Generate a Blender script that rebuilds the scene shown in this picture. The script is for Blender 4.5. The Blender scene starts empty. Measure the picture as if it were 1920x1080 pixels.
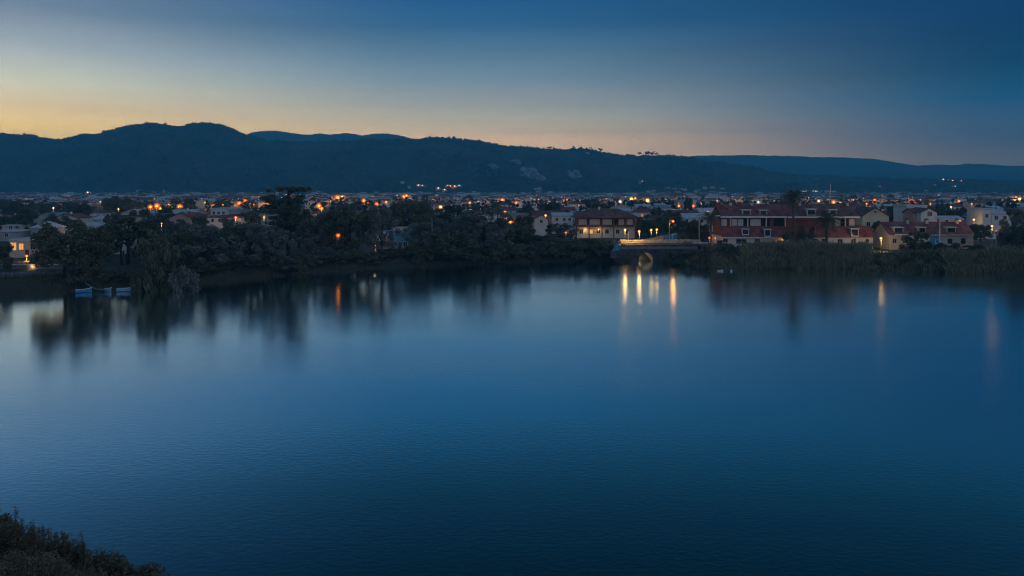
import bpy, bmesh, math, random
import numpy as np

S = bpy.context.scene
COL = S.collection
rnd = random.Random(7)

# ------------------------------------------------------------------ camera, sky, sun, exposure
F, YH, H = 1371.0, 355.0, 21.0          # focal length in photo pixels, horizon row, eye height above the lake
cam_d = bpy.data.cameras.new('camera')
cam = bpy.data.objects.new('camera', cam_d); COL.objects.link(cam)
cam.location = (0, 0, H); cam.rotation_euler = (math.radians(90), 0, 0)
cam_d.sensor_width = 36; cam_d.lens = 36 * F / 1920
cam_d.shift_y = -(540 - YH) / 1920
cam_d.clip_start = 0.5; cam_d.clip_end = 30000
S.camera = cam

SUN_AZ = math.radians(-44)              # left of the view direction, below the hills
W = bpy.data.worlds.new('World'); S.world = W; W.use_nodes = True
nt = W.node_tree; nt.nodes.clear()
def N(t, typ, **kw):
    n = t.nodes.new(typ)
    for k, v in kw.items(): setattr(n, k, v)
    return n
def s2l(c):
    return tuple(((v/255)/12.92 if v <= 10 else (((v/255)+.055)/1.055)**2.4) for v in c)
def world():
    L = nt.links.new
    tc = N(nt, 'ShaderNodeTexCoord')
    nrm = N(nt, 'ShaderNodeVectorMath', operation='NORMALIZE'); L(tc.outputs['Generated'], nrm.inputs[0])
    sep = N(nt, 'ShaderNodeSeparateXYZ'); L(nrm.outputs[0], sep.inputs[0])
    flat = N(nt, 'ShaderNodeVectorMath', operation='MULTIPLY'); L(nrm.outputs[0], flat.inputs[0]); flat.inputs[1].default_value = (1, 1, 0)
    fn = N(nt, 'ShaderNodeVectorMath', operation='NORMALIZE'); L(flat.outputs[0], fn.inputs[0])
    dot = N(nt, 'ShaderNodeVectorMath', operation='DOT_PRODUCT'); L(fn.outputs[0], dot.inputs[0])
    dot.inputs[1].default_value = (math.sin(SUN_AZ), math.cos(SUN_AZ), 0)
    ac = N(nt, 'ShaderNodeMath', operation='ARCCOSINE'); L(dot.outputs['Value'], ac.inputs[0])
    el = N(nt, 'ShaderNodeMath', operation='ABSOLUTE'); L(sep.outputs['Z'], el.inputs[0])
    sq = N(nt, 'ShaderNodeMath', operation='POWER'); L(el.outputs[0], sq.inputs[0]); sq.inputs[1].default_value = .5
    def ramp(stops):
        r = N(nt, 'ShaderNodeValToRGB'); L(sq.outputs[0], r.inputs[0])
        e = r.color_ramp.elements; r.color_ramp.interpolation = 'LINEAR'
        while len(e) < len(stops): e.new(.5)
        for i, (deg, c) in enumerate(stops):
            e[i].position = math.sqrt(math.sin(math.radians(deg))); e[i].color = (*[v/SKY_GAIN for v in c], 1)
        return r
    ra = ramp(SKY_SUN); rb = ramp(SKY_MID); rc = ramp(SKY_AWAY)
    def mr(a, b):
        m = N(nt, 'ShaderNodeMapRange', interpolation_type='SMOOTHSTEP'); L(ac.outputs[0], m.inputs['Value'])
        m.inputs['From Min'].default_value = math.radians(a); m.inputs['From Max'].default_value = math.radians(b); return m
    m1 = N(nt, 'ShaderNodeMix', data_type='RGBA'); L(mr(2, 40).outputs[0], m1.inputs['Factor']); L(ra.outputs[0], m1.inputs['A']); L(rb.outputs[0], m1.inputs['B'])
    m2 = N(nt, 'ShaderNodeMix', data_type='RGBA'); L(mr(38, 80).outputs[0], m2.inputs['Factor']); L(m1.outputs['Result'], m2.inputs['A']); L(rc.outputs[0], m2.inputs['B'])
    rd = ramp(SKY_EAST)
    m3 = N(nt, 'ShaderNodeMix', data_type='RGBA'); L(mr(85, 160).outputs[0], m3.inputs['Factor']); L(m2.outputs['Result'], m3.inputs['A']); L(rd.outputs[0], m3.inputs['B'])
    mp = N(nt, 'ShaderNodeMapping'); mp.inputs['Scale'].default_value = (1.6, 1.6, 14); mp.inputs['Rotation'].default_value = (0, .12, 0); L(nrm.outputs[0], mp.inputs[0])
    nz = N(nt, 'ShaderNodeTexNoise'); nz.inputs['Scale'].default_value = 1.3; nz.inputs['Detail'].default_value = 3; L(mp.outputs[0], nz.inputs[0])
    st = N(nt, 'ShaderNodeMapRange'); L(nz.outputs['Fac'], st.inputs['Value']); st.inputs['From Min'].default_value = .3; st.inputs['From Max'].default_value = .7; st.inputs['To Min'].default_value = .90; st.inputs['To Max'].default_value = 1.10
    vm = N(nt, 'ShaderNodeVectorMath', operation='SCALE'); L(m3.outputs['Result'], vm.inputs[0]); L(st.outputs[0], vm.inputs['Scale'])
    bg = N(nt, 'ShaderNodeBackground'); L(vm.outputs[0], bg.inputs[0]); bg.inputs[1].default_value = SKY_GAIN
    sk = N(nt, 'ShaderNodeTexSky'); sk.sky_type = 'NISHITA'; sk.sun_disc = False
    sk.sun_elevation = math.radians(-2.0); sk.sun_rotation = SUN_AZ
    bg2 = N(nt, 'ShaderNodeBackground'); L(sk.outputs[0], bg2.inputs[0]); bg2.inputs[1].default_value = 0.012
    add = N(nt, 'ShaderNodeAddShader'); L(bg.outputs[0], add.inputs[0]); L(bg2.outputs[0], add.inputs[1])
    out = N(nt, 'ShaderNodeOutputWorld'); L(add.outputs[0], out.inputs[0])
SKY_GAIN = 16.0
SKY_SUN = [(0, (5.7348, 3.7368, 0.9505)), (3.97, (5.4617, 3.5589, 0.9052)), (5.35, (3.1753, 2.233, 1.016)), (6.71, (1.9915, 1.8202, 1.1635)), (7.73, (1.351, 1.3434, 1.0263)), (9.42, (0.8003, 0.8835, 0.8839)), (11.96, (0.2913, 0.3785, 0.483)), (17, (0.0802, 0.1812, 0.3278)), (24, (0.0262, 0.107, 0.2542)), (35, (0.008, 0.0844, 0.2423)), (50, (0.02, 0.08, 0.17)), (90, (0.03, 0.1, 0.2))]
SKY_MID = [(0, (3.4221, 2.1987, 1.1032)), (3.88, (3.2592, 2.094, 1.0507)), (5.21, (1.6805, 1.4315, 0.8974)), (6.45, (0.9339, 0.9173, 0.7658)), (8.5, (0.3854, 0.5335, 0.6098)), (10.54, (0.1802, 0.3358, 0.473)), (12.54, (0.048, 0.171, 0.3524)), (14.36, (0.0242, 0.133, 0.3329)), (18, (0.01, 0.09, 0.19)), (24, (0.005, 0.05, 0.11)), (35, (0.008, 0.055, 0.125)), (50, (0.02, 0.08, 0.17)), (90, (0.03, 0.1, 0.2))]
SKY_AWAY = [(0, (0.543, 0.4784, 0.3727)), (2.07, (0.5171, 0.4557, 0.355)), (3.97, (0.201, 0.3011, 0.4551)), (6.03, (0.0122, 0.1501, 0.3309)), (8.07, (0.0, 0.0537, 0.1385)), (10.1, (0.0, 0.0299, 0.1185)), (11.96, (0.0, 0.0341, 0.1434)), (16, (0.0008, 0.042, 0.092)), (24, (0.0012, 0.024, 0.052)), (35, (0.003, 0.034, 0.08)), (50, (0.02, 0.08, 0.17)), (90, (0.03, 0.1, 0.2))]
SKY_EAST = [(0, (.40, .41, .44)), (5, (.64, .60, .63)), (12, (.60, .62, .70)), (25, (.40, .47, .60)), (45, (.18, .26, .38)), (90, (.05, .12, .22))]   # pale sky opposite the sunset, out of view, brightened to light facades and trees
world()

sun_d = bpy.data.lights.new('sun', 'SUN'); sun_d.energy = 0.03; sun_d.angle = math.radians(20); sun_d.color = (1, .75, .5)
sun = bpy.data.objects.new('sun', sun_d); COL.objects.link(sun)
sun.rotation_euler = (math.radians(86), 0, -SUN_AZ + math.pi)   # the glow just after sunset, from the left

S.view_settings.view_transform = 'Standard'; S.view_settings.look = 'None'
S.view_settings.exposure = 0.0; S.view_settings.gamma = 1.0; S.view_settings.use_curve_mapping = False
S.cycles.use_denoising = True
S.cycles.pixel_filter_type = 'BLACKMAN_HARRIS'; S.cycles.filter_width = 1.1
S.cycles.max_bounces = 5; S.cycles.diffuse_bounces = 2; S.cycles.glossy_bounces = 3; S.cycles.volume_bounces = 1
S.cycles.transparent_max_bounces = 8
S.cycles.sample_clamp_indirect = 3.0; S.cycles.sample_clamp_direct = 20.0

# ------------------------------------------------------------------ helpers
def at(px, py, Y):                       # world point at forward distance Y that is seen at photo pixel (px, py)
    return ((px-960)/F*Y, Y, H - (py-YH)/F*Y)
def xat(px, Y): return (px-960)/F*Y
def zat(py, Y): return H - (py-YH)/F*Y
def dep(py, z): return (H-z)*F/(py-YH)

class MB:
    def __init__(s): s.v = []; s.f = []; s.m = []
    def quad(s, pts, m=0):
        b = len(s.v); s.v += [tuple(p) for p in pts]; s.f.append(tuple(range(b, b+len(pts)))); s.m.append(m)
    def box(s, x0, x1, y0, y1, z0, z1, m=0):
        b = len(s.v)
        s.v += [(x0,y0,z0),(x1,y0,z0),(x1,y1,z0),(x0,y1,z0),(x0,y0,z1),(x1,y0,z1),(x1,y1,z1),(x0,y1,z1)]
        for q in ((0,3,2,1),(4,5,6,7),(0,1,5,4),(1,2,6,5),(2,3,7,6),(3,0,4,7)):
            s.f.append(tuple(b+i for i in q)); s.m.append(m)
    def poly(s, verts, faces, m=0):
        b = len(s.v); s.v += [tuple(p) for p in verts]
        for q in faces: s.f.append(tuple(b+i for i in q)); s.m.append(m)
    def tube(s, pts, radii, n=7, m=0, cap=True):
        b = len(s.v); k = len(pts)
        P = [np.array(p, float) for p in pts]
        for i in range(k):
            d = P[min(i+1,k-1)] - P[max(i-1,0)]; d /= (np.linalg.norm(d)+1e-9)
            a = np.cross(d, (0,0,1) if abs(d[2]) < .9 else (1,0,0)); a /= np.linalg.norm(a); c = np.cross(d, a)
            for j in range(n):
                t = 2*math.pi*j/n
                s.v.append(tuple(P[i] + radii[i]*(a*math.cos(t)+c*math.sin(t))))
        for i in range(k-1):
            for j in range(n):
                s.f.append((b+i*n+j, b+i*n+(j+1)%n, b+(i+1)*n+(j+1)%n, b+(i+1)*n+j)); s.m.append(m)
        if cap:
            s.f.append(tuple(b+j for j in range(n))[::-1]); s.m.append(m)
            s.f.append(tuple(b+(k-1)*n+j for j in range(n))); s.m.append(m)
    def ball(s, c, r, n=8, k=6, m=0, sz=1.0):
        b = len(s.v)
        for i in range(k+1):
            ph = math.pi*i/k
            for j in range(n):
                t = 2*math.pi*j/n
                s.v.append((c[0]+r*math.sin(ph)*math.cos(t), c[1]+r*math.sin(ph)*math.sin(t), c[2]+r*sz*math.cos(ph)))
        for i in range(k):
            for j in range(n):
                s.f.append((b+i*n+j, b+(i+1)*n+j, b+(i+1)*n+(j+1)%n, b+i*n+(j+1)%n)); s.m.append(m)
    def mesh(s, name, mats, smooth=False):
        me = bpy.data.meshes.new(name); me.from_pydata(s.v, [], s.f)
        if not isinstance(mats, (list, tuple)): mats = [mats]
        for m in mats: me.materials.append(m)
        if len(mats) > 1: me.polygons.foreach_set('material_index', s.m)
        if smooth: me.polygons.foreach_set('use_smooth', [True]*len(me.polygons))
        me.update(); return me
    def build(s, name, mats, parent=None, smooth=False):
        return put(name, s.mesh(name, mats, smooth), parent)
def put(name, me, parent=None, loc=(0,0,0), rz=0, sc=None):
    o = bpy.data.objects.new(name, me); COL.objects.link(o)
    o.parent = parent; o.location = loc; o.rotation_euler = (0, 0, rz)
    if sc is not None: o.scale = sc
    return o
def tag(o, label=None, cat=None, group=None, kind=None):
    if label: o['label'] = label
    if cat: o['category'] = cat
    if group: o['group'] = group
    if kind: o['kind'] = kind
    return o
def empty(name, loc, rz=0, label=None, cat=None, group=None):
    o = bpy.data.objects.new(name, None); COL.objects.link(o); o.location = loc; o.rotation_euler = (0,0,rz)
    o.empty_display_size = .2
    return tag(o, label, cat, group)
def np_mesh(name, v, f, mats, smooth=False, mi=None):     # v (n,3), f (m,k)
    me = bpy.data.meshes.new(name); k = f.shape[1]
    me.vertices.add(len(v)); me.vertices.foreach_set('co', np.ascontiguousarray(v, dtype=np.float32).ravel())
    me.loops.add(f.size); me.loops.foreach_set('vertex_index', f.astype(np.int32).ravel())
    me.polygons.add(len(f)); me.polygons.foreach_set('loop_start', np.arange(0, f.size, k, dtype=np.int32))
    if not isinstance(mats, (list, tuple)): mats = [mats]
    for m in mats: me.materials.append(m)
    if mi is not None: me.polygons.foreach_set('material_index', mi.astype(np.int32))
    if smooth: me.polygons.foreach_set('use_smooth', np.ones(len(f), dtype=bool))
    me.update(calc_edges=True); me.validate(); return me
def grid_mesh(name, Pv, nx, ny, mat, smooth=True):
    i, j = np.meshgrid(np.arange(ny-1), np.arange(nx-1), indexing='ij')
    a = (i*nx+j).ravel(); f = np.stack([a, a+1, a+nx+1, a+nx], 1)
    return np_mesh(name, Pv, f, mat, smooth)
def vnoise(x, y, seed=0):                 # smooth value noise, numpy
    xi = np.floor(x).astype(np.int64); yi = np.floor(y).astype(np.int64); xf = x-xi; yf = y-yi
    def h(a, b):
        n = (a*374761393 + b*668265263 + seed*1442695041) & 0x7fffffff
        n = ((n ^ (n >> 13))*1274126177) & 0x7fffffff
        return ((n ^ (n >> 16)) & 0xffff)/65535.0
    u = xf*xf*(3-2*xf); v = yf*yf*(3-2*yf)
    return (h(xi,yi)*(1-u)+h(xi+1,yi)*u)*(1-v) + (h(xi,yi+1)*(1-u)+h(xi+1,yi+1)*u)*v
def fbm(x, y, o=4, seed=0):
    r = 0; a = .5
    for k in range(o): r = r + a*(vnoise(x*2**k, y*2**k, seed+k)-.5); a *= .5
    return r

# ------------------------------------------------------------------ materials
MATS = {}
def mat(name, col, rough=.8, var=.25, scale=1.0, bump=0.0, bscale=8.0, col2=None, metal=0, spec=.3, coord='Object', detail=4):
    m = bpy.data.materials.new(name); m.use_nodes = True; t = m.node_tree; L = t.links.new
    b = t.nodes['Principled BSDF']; b.inputs['Roughness'].default_value = rough; b.inputs['Metallic'].default_value = metal
    b.inputs['Specular IOR Level'].default_value = spec
    g = N(t, 'ShaderNodeNewGeometry')
    nz = N(t, 'ShaderNodeTexNoise'); nz.inputs['Scale'].default_value = scale; nz.inputs['Detail'].default_value = detail
    L(g.outputs['Position'], nz.inputs['Vector'])
    r = N(t, 'ShaderNodeValToRGB'); L(nz.outputs['Fac'], r.inputs[0]); e = r.color_ramp.elements
    c2 = col2 or tuple(min(1, c*(1+var)) for c in col); c1 = tuple(c*(1-var) for c in col) if not col2 else col
    e[0].position = .32; e[0].color = (*c1, 1); e[1].position = .68; e[1].color = (*c2, 1)
    L(r.outputs[0], b.inputs['Base Color'])
    if bump:
        nb = N(t, 'ShaderNodeTexNoise'); nb.inputs['Scale'].default_value = bscale; nb.inputs['Detail'].default_value = 5
        L(g.outputs['Position'], nb.inputs['Vector'])
        bp = N(t, 'ShaderNodeBump'); bp.inputs['Strength'].default_value = bump; bp.inputs['Distance'].default_value = .1
        L(nb.outputs['Fac'], bp.inputs['Height']); L(bp.outputs[0], b.inputs['Normal'])
    MATS[name] = m; return m
def emit(name, col, strength):
    m = bpy.data.materials.new(name); m.use_nodes = True; t = m.node_tree
    b = t.nodes['Principled BSDF']; b.inputs['Base Color'].default_value = (.3,.3,.3,1)
    b.inputs['Emission Color'].default_value = (*col, 1); b.inputs['Emission Strength'].default_value = strength
    m.cycles.emission_sampling = 'NONE'; MATS[name] = m; return m
def foliage(name, c1, c2, scale=.6, rw=.5, lo=.5, hi=1.0):
    m = bpy.data.materials.new(name); m.use_nodes = True; t = m.node_tree; L = t.links.new; t.nodes.clear()
    g = N(t, 'ShaderNodeNewGeometry'); oi = N(t, 'ShaderNodeObjectInfo')
    nz = N(t, 'ShaderNodeTexNoise'); nz.inputs['Scale'].default_value = scale; nz.inputs['Detail'].default_value = 3; L(g.outputs['Position'], nz.inputs['Vector'])
    ad = N(t, 'ShaderNodeMath', operation='MULTIPLY_ADD'); L(g.outputs['Random Per Island'], ad.inputs[0]); ad.inputs[1].default_value = rw; L(nz.outputs['Fac'], ad.inputs[2])
    a2 = N(t, 'ShaderNodeMath', operation='MULTIPLY_ADD'); L(oi.outputs['Random'], a2.inputs[0]); a2.inputs[1].default_value = rw*.5; L(ad.outputs[0], a2.inputs[2])
    r = N(t, 'ShaderNodeValToRGB'); L(a2.outputs[0], r.inputs[0]); e = r.color_ramp.elements
    e[0].position = lo; e[0].color = (*c1, 1); e[1].position = hi; e[1].color = (*c2, 1)
    d = N(t, 'ShaderNodeBsdfDiffuse'); L(r.outputs[0], d.inputs[0])
    tr = N(t, 'ShaderNodeBsdfTranslucent'); L(r.outputs[0], tr.inputs[0])
    mx = N(t, 'ShaderNodeMixShader'); mx.inputs[0].default_value = .25; L(d.outputs[0], mx.inputs[1]); L(tr.outputs[0], mx.inputs[2])
    o = N(t, 'ShaderNodeOutputMaterial'); L(mx.outputs[0], o.inputs[0]); MATS[name] = m; return m

mat('wall_white', (.72,.72,.70), var=.08, scale=.4, bump=.2)
mat('wall_cream', (.62,.56,.46), var=.1, scale=.4, bump=.2)
mat('wall_yellow', (.74,.64,.43), var=.1, scale=.4, bump=.2)
mat('wall_pink', (.50,.34,.28), var=.12, scale=.4, bump=.2)
mat('wall_grey', (.40,.41,.42), var=.12, scale=.3, bump=.2)
mat('wall_blue', (.10,.34,.55), var=.15, scale=.5, bump=.2)
mat('wall_red', (.25,.085,.075), var=.2, scale=.8, bump=.3)
mat('roof_red', (.24,.085,.078), var=.42, scale=.55, bump=.5, bscale=5)
mat('roof_brown', (.18,.095,.082), var=.42, scale=.5, bump=.5, bscale=5)
mat('roof_grey', (.30,.31,.33), var=.2, scale=.6, bump=.3)
mat('roof_pale', (.55,.58,.62), var=.12, scale=.5, bump=.2)
mat('trim_white', (.74,.75,.76), var=.05, scale=1)
mat('glass', (.03,.035,.04), rough=.12, var=.2, scale=.5, spec=.6)
mat('blind', (.60,.60,.58), var=.1, scale=2)
mat('dark_opening', (.025,.02,.02), var=.2)
mat('wood', (.12,.07,.04), var=.3, scale=2)
mat('metal_grey', (.34,.36,.38), rough=.45, var=.1, metal=.3)
mat('metal_dark', (.08,.085,.09), rough=.5, var=.1, metal=.3)
mat('stone', (.085,.08,.075), var=.4, scale=.9, bump=.8, bscale=2.5)
mat('stone_pale', (.46,.42,.36), var=.3, scale=1.2, bump=.6, bscale=3)
mat('coping', (.20,.21,.23), var=.15, scale=.7, bump=.3)
mat('asphalt', (.055,.055,.06), var=.25, scale=.5, bump=.3)
mat('paving', (.42,.43,.46), var=.2, scale=.6, bump=.3)
mat('ground', (.035,.038,.028), var=.45, scale=.25, bump=.6, bscale=1.5, col2=(.075,.072,.055))
mat('sand', (.11,.11,.095), var=.3, scale=.8, bump=.4)
mat('hill', (.012,.022,.016), var=.3, scale=.012, col2=(.032,.045,.03), detail=8)
mat('rock', (.40,.385,.36), var=.35, scale=.05, bump=.9, bscale=.2)
mat('bark', (.05,.04,.033), var=.35, scale=3, bump=.7, bscale=10)
mat('palm_bark', (.12,.095,.07), var=.35, scale=4, bump=.8, bscale=8)
mat('boat_blue', (.05,.28,.62), rough=.4, var=.12, scale=2)
mat('boat_pale', (.22,.42,.58), rough=.5, var=.15, scale=2)
mat('boat_white', (.72,.75,.78), rough=.4, var=.06, scale=2)
mat('rope_blue', (.10,.35,.55), rough=.6, var=.1, scale=2)
mat('tent_teal', (.03,.26,.36), rough=.7, var=.15, scale=2)
mat('car_grey', (.25,.27,.3), rough=.3, var=.05, spec=.5)
mat('car_white', (.7,.7,.7), rough=.3, var=.05, spec=.5)
mat('car_dark', (.04,.045,.06), rough=.3, var=.05, spec=.5)
mat('rubber', (.02,.02,.02), var=.1)
foliage('leaf_dark', (0.058, 0.074, 0.052), (0.175, 0.195, 0.135))
foliage('leaf_green', (0.066, 0.088, 0.054), (0.195, 0.215, 0.14))
foliage('leaf_grey', (0.125, 0.138, 0.128), (0.27, 0.285, 0.265))
foliage('leaf_olive', (0.085, 0.085, 0.055), (0.21, 0.195, 0.135))
foliage('leaf_palm', (0.08, 0.09, 0.055), (0.22, 0.22, 0.15))
foliage('leaf_reed', (0.12, 0.118, 0.066), (0.36, 0.335, 0.21), scale=.35)
foliage('leaf_heath', (0.09, 0.082, 0.056), (0.28, 0.245, 0.175), scale=2.0)
foliage('grass_blade', (0.06, 0.062, 0.035), (0.16, 0.15, 0.09), scale=.5)
foliage('leaf_far', (0.010, 0.018, 0.013), (0.105, 0.118, 0.08), scale=.0065, rw=.12, lo=.42, hi=.72)
emit('lamp_yellow', (1, .40, .06), 3.4)
emit('lamp_orange', (1, .175, .012), 2.6)
emit('lamp_red', (1, .15, .03), 3.0)
emit('lamp_white', (1, .70, .50), 2.0)
emit('yard_white', (1, .66, .46), 4.5)
emit('yard_yellow', (1, .45, .10), 4)
emit('yard_orange', (1, .20, .02), 3.5)
emit('window_lit', (1, .42, .06), .9)
emit('window_warm', (1, .34, .06), .45)

def lamp_halo(name, col, strength, clear):     # see-through glowing shell added to imitate the halo of light around a bulb
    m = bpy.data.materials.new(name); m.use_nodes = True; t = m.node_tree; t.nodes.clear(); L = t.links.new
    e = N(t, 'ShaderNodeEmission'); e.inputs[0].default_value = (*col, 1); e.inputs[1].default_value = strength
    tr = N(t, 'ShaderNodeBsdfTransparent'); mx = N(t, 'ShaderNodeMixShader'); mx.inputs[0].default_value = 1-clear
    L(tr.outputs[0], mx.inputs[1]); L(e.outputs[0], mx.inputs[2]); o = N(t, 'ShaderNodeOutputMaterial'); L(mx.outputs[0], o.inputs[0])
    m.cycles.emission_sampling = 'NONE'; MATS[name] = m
lamp_halo('glass_yellow', (1, .36, .05), .9, .62)
lamp_halo('glass_orange', (1, .16, .012), 1.1, .58)
lamp_halo('glass_red', (1, .12, .025), .9, .58)
lamp_halo('glass_white', (1, .60, .38), .8, .66)
emit('bulb_yellow', (1, .58, .16), 6)
emit('bulb_orange', (1, .30, .03), 5)
emit('bulb_red', (1, .20, .04), 4)
emit('bulb_white', (1, .78, .60), 4)
def mural():
    m = mat('mural', (.05,.3,.5), var=.1); t = m.node_tree; L = t.links.new
    g = N(t, 'ShaderNodeNewGeometry'); mp = N(t, 'ShaderNodeMapping'); mp.inputs['Scale'].default_value = (.9, .1, .7); L(g.outputs['Position'], mp.inputs[0])
    v = N(t, 'ShaderNodeTexVoronoi'); v.inputs['Scale'].default_value = 1.0; L(mp.outputs[0], v.inputs['Vector'])
    r = N(t, 'ShaderNodeValToRGB'); r.color_ramp.interpolation = 'CONSTANT'; e = r.color_ramp.elements
    cs = [(0,(.02,.10,.30)),(.3,(.03,.30,.62)),(.5,(.30,.50,.60)),(.62,(.02,.18,.42)),(.8,(.05,.42,.52))]
    while len(e) < len(cs): e.new(.5)
    for i,(p,c) in enumerate(cs): e[i].position = p; e[i].color = (*c,1)
    L(v.outputs['Color'], r.inputs[0]); L(r.outputs[0], t.nodes['Principled BSDF'].inputs['Base Color'])
mural()

def water_mat():
    m = bpy.data.materials.new('lake_water'); m.use_nodes = True; t = m.node_tree; L = t.links.new; t.nodes.clear()
    g = N(t, 'ShaderNodeNewGeometry')
    mp = N(t, 'ShaderNodeMapping'); mp.inputs['Scale'].default_value = (.8, 1.5, 1); L(g.outputs['Position'], mp.inputs[0])
    n1 = N(t, 'ShaderNodeTexNoise'); n1.inputs['Scale'].default_value = 1.9; n1.inputs['Detail'].default_value = 4; n1.inputs['Roughness'].default_value = .6; L(mp.outputs[0], n1.inputs[0])
    n2 = N(t, 'ShaderNodeTexNoise'); n2.inputs['Scale'].default_value = 1.0; n2.inputs['Detail'].default_value = 4
    mp2 = N(t, 'ShaderNodeMapping'); mp2.inputs['Scale'].default_value = (.010, .045, 1); mp2.inputs['Rotation'].default_value = (0, 0, .12); L(g.outputs['Position'], mp2.inputs[0]); L(mp2.outputs[0], n2.inputs[0])
    amp = N(t, 'ShaderNodeMapRange'); L(n2.outputs[0], amp.inputs['Value']); amp.inputs['From Min'].default_value = .35; amp.inputs['From Max'].default_value = .65
    amp.inputs['To Min'].default_value = .07; amp.inputs['To Max'].default_value = .16
    bp = N(t, 'ShaderNodeBump'); bp.inputs['Distance'].default_value = .10; L(amp.outputs[0], bp.inputs['Strength']); L(n1.outputs['Fac'], bp.inputs['Height'])
    fr = N(t, 'ShaderNodeFresnel'); fr.inputs['IOR'].default_value = 1.33; L(bp.outputs[0], fr.inputs['Normal'])
    pw = N(t, 'ShaderNodeMapRange'); L(fr.outputs[0], pw.inputs['Value']); pw.inputs['From Min'].default_value = .052; pw.inputs['From Max'].default_value = .17
    pw.inputs['To Min'].default_value = .04; pw.inputs['To Max'].default_value = .96
    d = N(t, 'ShaderNodeBsdfDiffuse'); d.inputs[0].default_value = (.002, .028, .040, 1)
    gl = N(t, 'ShaderNodeBsdfGlossy'); gl.inputs['Color'].default_value = (.86, .97, 1, 1); ro = N(t, 'ShaderNodeMapRange'); L(n2.outputs[0], ro.inputs['Value']); ro.inputs['From Min'].default_value = .35; ro.inputs['From Max'].default_value = .65; ro.inputs['To Min'].default_value = .10; ro.inputs['To Max'].default_value = .13; L(ro.outputs[0], gl.inputs['Roughness']); L(bp.outputs[0], gl.inputs['Normal'])
    mx = N(t, 'ShaderNodeMixShader'); L(pw.outputs[0], mx.inputs[0]); L(d.outputs[0], mx.inputs[1]); L(gl.outputs[0], mx.inputs[2])
    o = N(t, 'ShaderNodeOutputMaterial'); L(mx.outputs[0], o.inputs[0]); MATS['lake_water'] = m
water_mat()
M = MATS

# ------------------------------------------------------------------ terrain
SHORE_PX = [(-60,560),(0,557),(100,551),(150,545.5),(260,544),(330,538),(400,529),(470,522),(530,518),(600,511),(700,504),(760,502),(830,499),(900,496),(1000,492),(1100,490),(1165,490),(1245,490),(1300,498),(1400,502),(1500,503),(1600,505),(1700,508),(1800,512),(1920,516),(1990,518)]
LAKE = [(xat(x, dep(y, 0)), dep(y, 0)) for x, y in SHORE_PX]
LAKE += [(160,165),(185,120),(170,60),(110,34),(50,36),(10,38),(-18,39),(-45,38),(-95,52),(-132,85),(-130,118)]
def lake_sd(x, y):                        # signed distance to the shore, negative on the water
    x = np.asarray(x, float); y = np.asarray(y, float)
    d = np.full(x.shape, 1e9); ins = np.zeros(x.shape, bool); n = len(LAKE)
    for i in range(n):
        ax, ay = LAKE[i]; bx, by = LAKE[(i+1) % n]
        ex, ey = bx-ax, by-ay
        t = np.clip(((x-ax)*ex+(y-ay)*ey)/(ex*ex+ey*ey), 0, 1)
        d = np.minimum(d, np.hypot(x-ax-t*ex, y-ay-t*ey))
        c = ((ay > y) != (by > y)) & (x < (bx-ax)*(y-ay)/((by-ay) if by != ay else 1e-9)+ax)
        ins ^= c
    return np.where(ins, -d, d)
def zg(x, y):
    x = np.asarray(x, float); y = np.asarray(y, float)
    d = lake_sd(x, y)
    t = np.clip((d+6)/15, 0, 1); z = -2.2 + (t*t*(3-2*t))*4.9
    z = z + .35*fbm(x*.09, y*.09, 3, 5)*np.clip(d, 0, 4)/4
    k = np.clip((y-300)/1500, 0, 1); z = z + k*1.0
    hill = 20.5 - .6*np.maximum(y, 0) - .12*np.minimum(y, 0) - .5*np.maximum(0, x+7) - .10*np.maximum(0, -x-25)
    hill = np.where(y < 0, np.minimum(hill, 22), hill)
    hill = hill + .5*fbm(x*.3, y*.3, 3, 9)
    return np.where(y < 60, np.maximum(z, hill), z)
def zg1(x, y): return float(zg(np.array([x]), np.array([y]))[0])
def axis(lo, a, step, b, hi, gr=1.22):
    c = list(np.arange(a, b+step/2, step)); s = step; v = b
    while v < hi: s *= gr; v = min(hi, v+s); c.append(v)
    s = step; v = a
    while v > lo: s *= gr; v = max(lo, v-s); c.insert(0, v)
    return np.array(c)
def terrain():
    xs = axis(-6900, -190, 2.4, 190, 6900); ys = axis(-650, -20, 2.4, 300, 5950)
    X, Y = np.meshgrid(xs, ys); Z = zg(X, Y)
    P = np.stack([X.ravel(), Y.ravel(), Z.ravel()], 1)
    g = put('ground', grid_mesh('ground', P, len(xs), len(ys), M['ground'])); tag(g, kind='structure')
    mb = MB(); lx = [p[0] for p in LAKE]; ly = [p[1] for p in LAKE]
    mb.quad([(min(lx)-25, min(ly)-20, 0), (max(lx)+25, min(ly)-20, 0), (max(lx)+25, max(ly)+8, 0), (min(lx)-25, max(ly)+8, 0)])
    tag(mb.build('water', M['lake_water']), kind='structure')
terrain()

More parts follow.
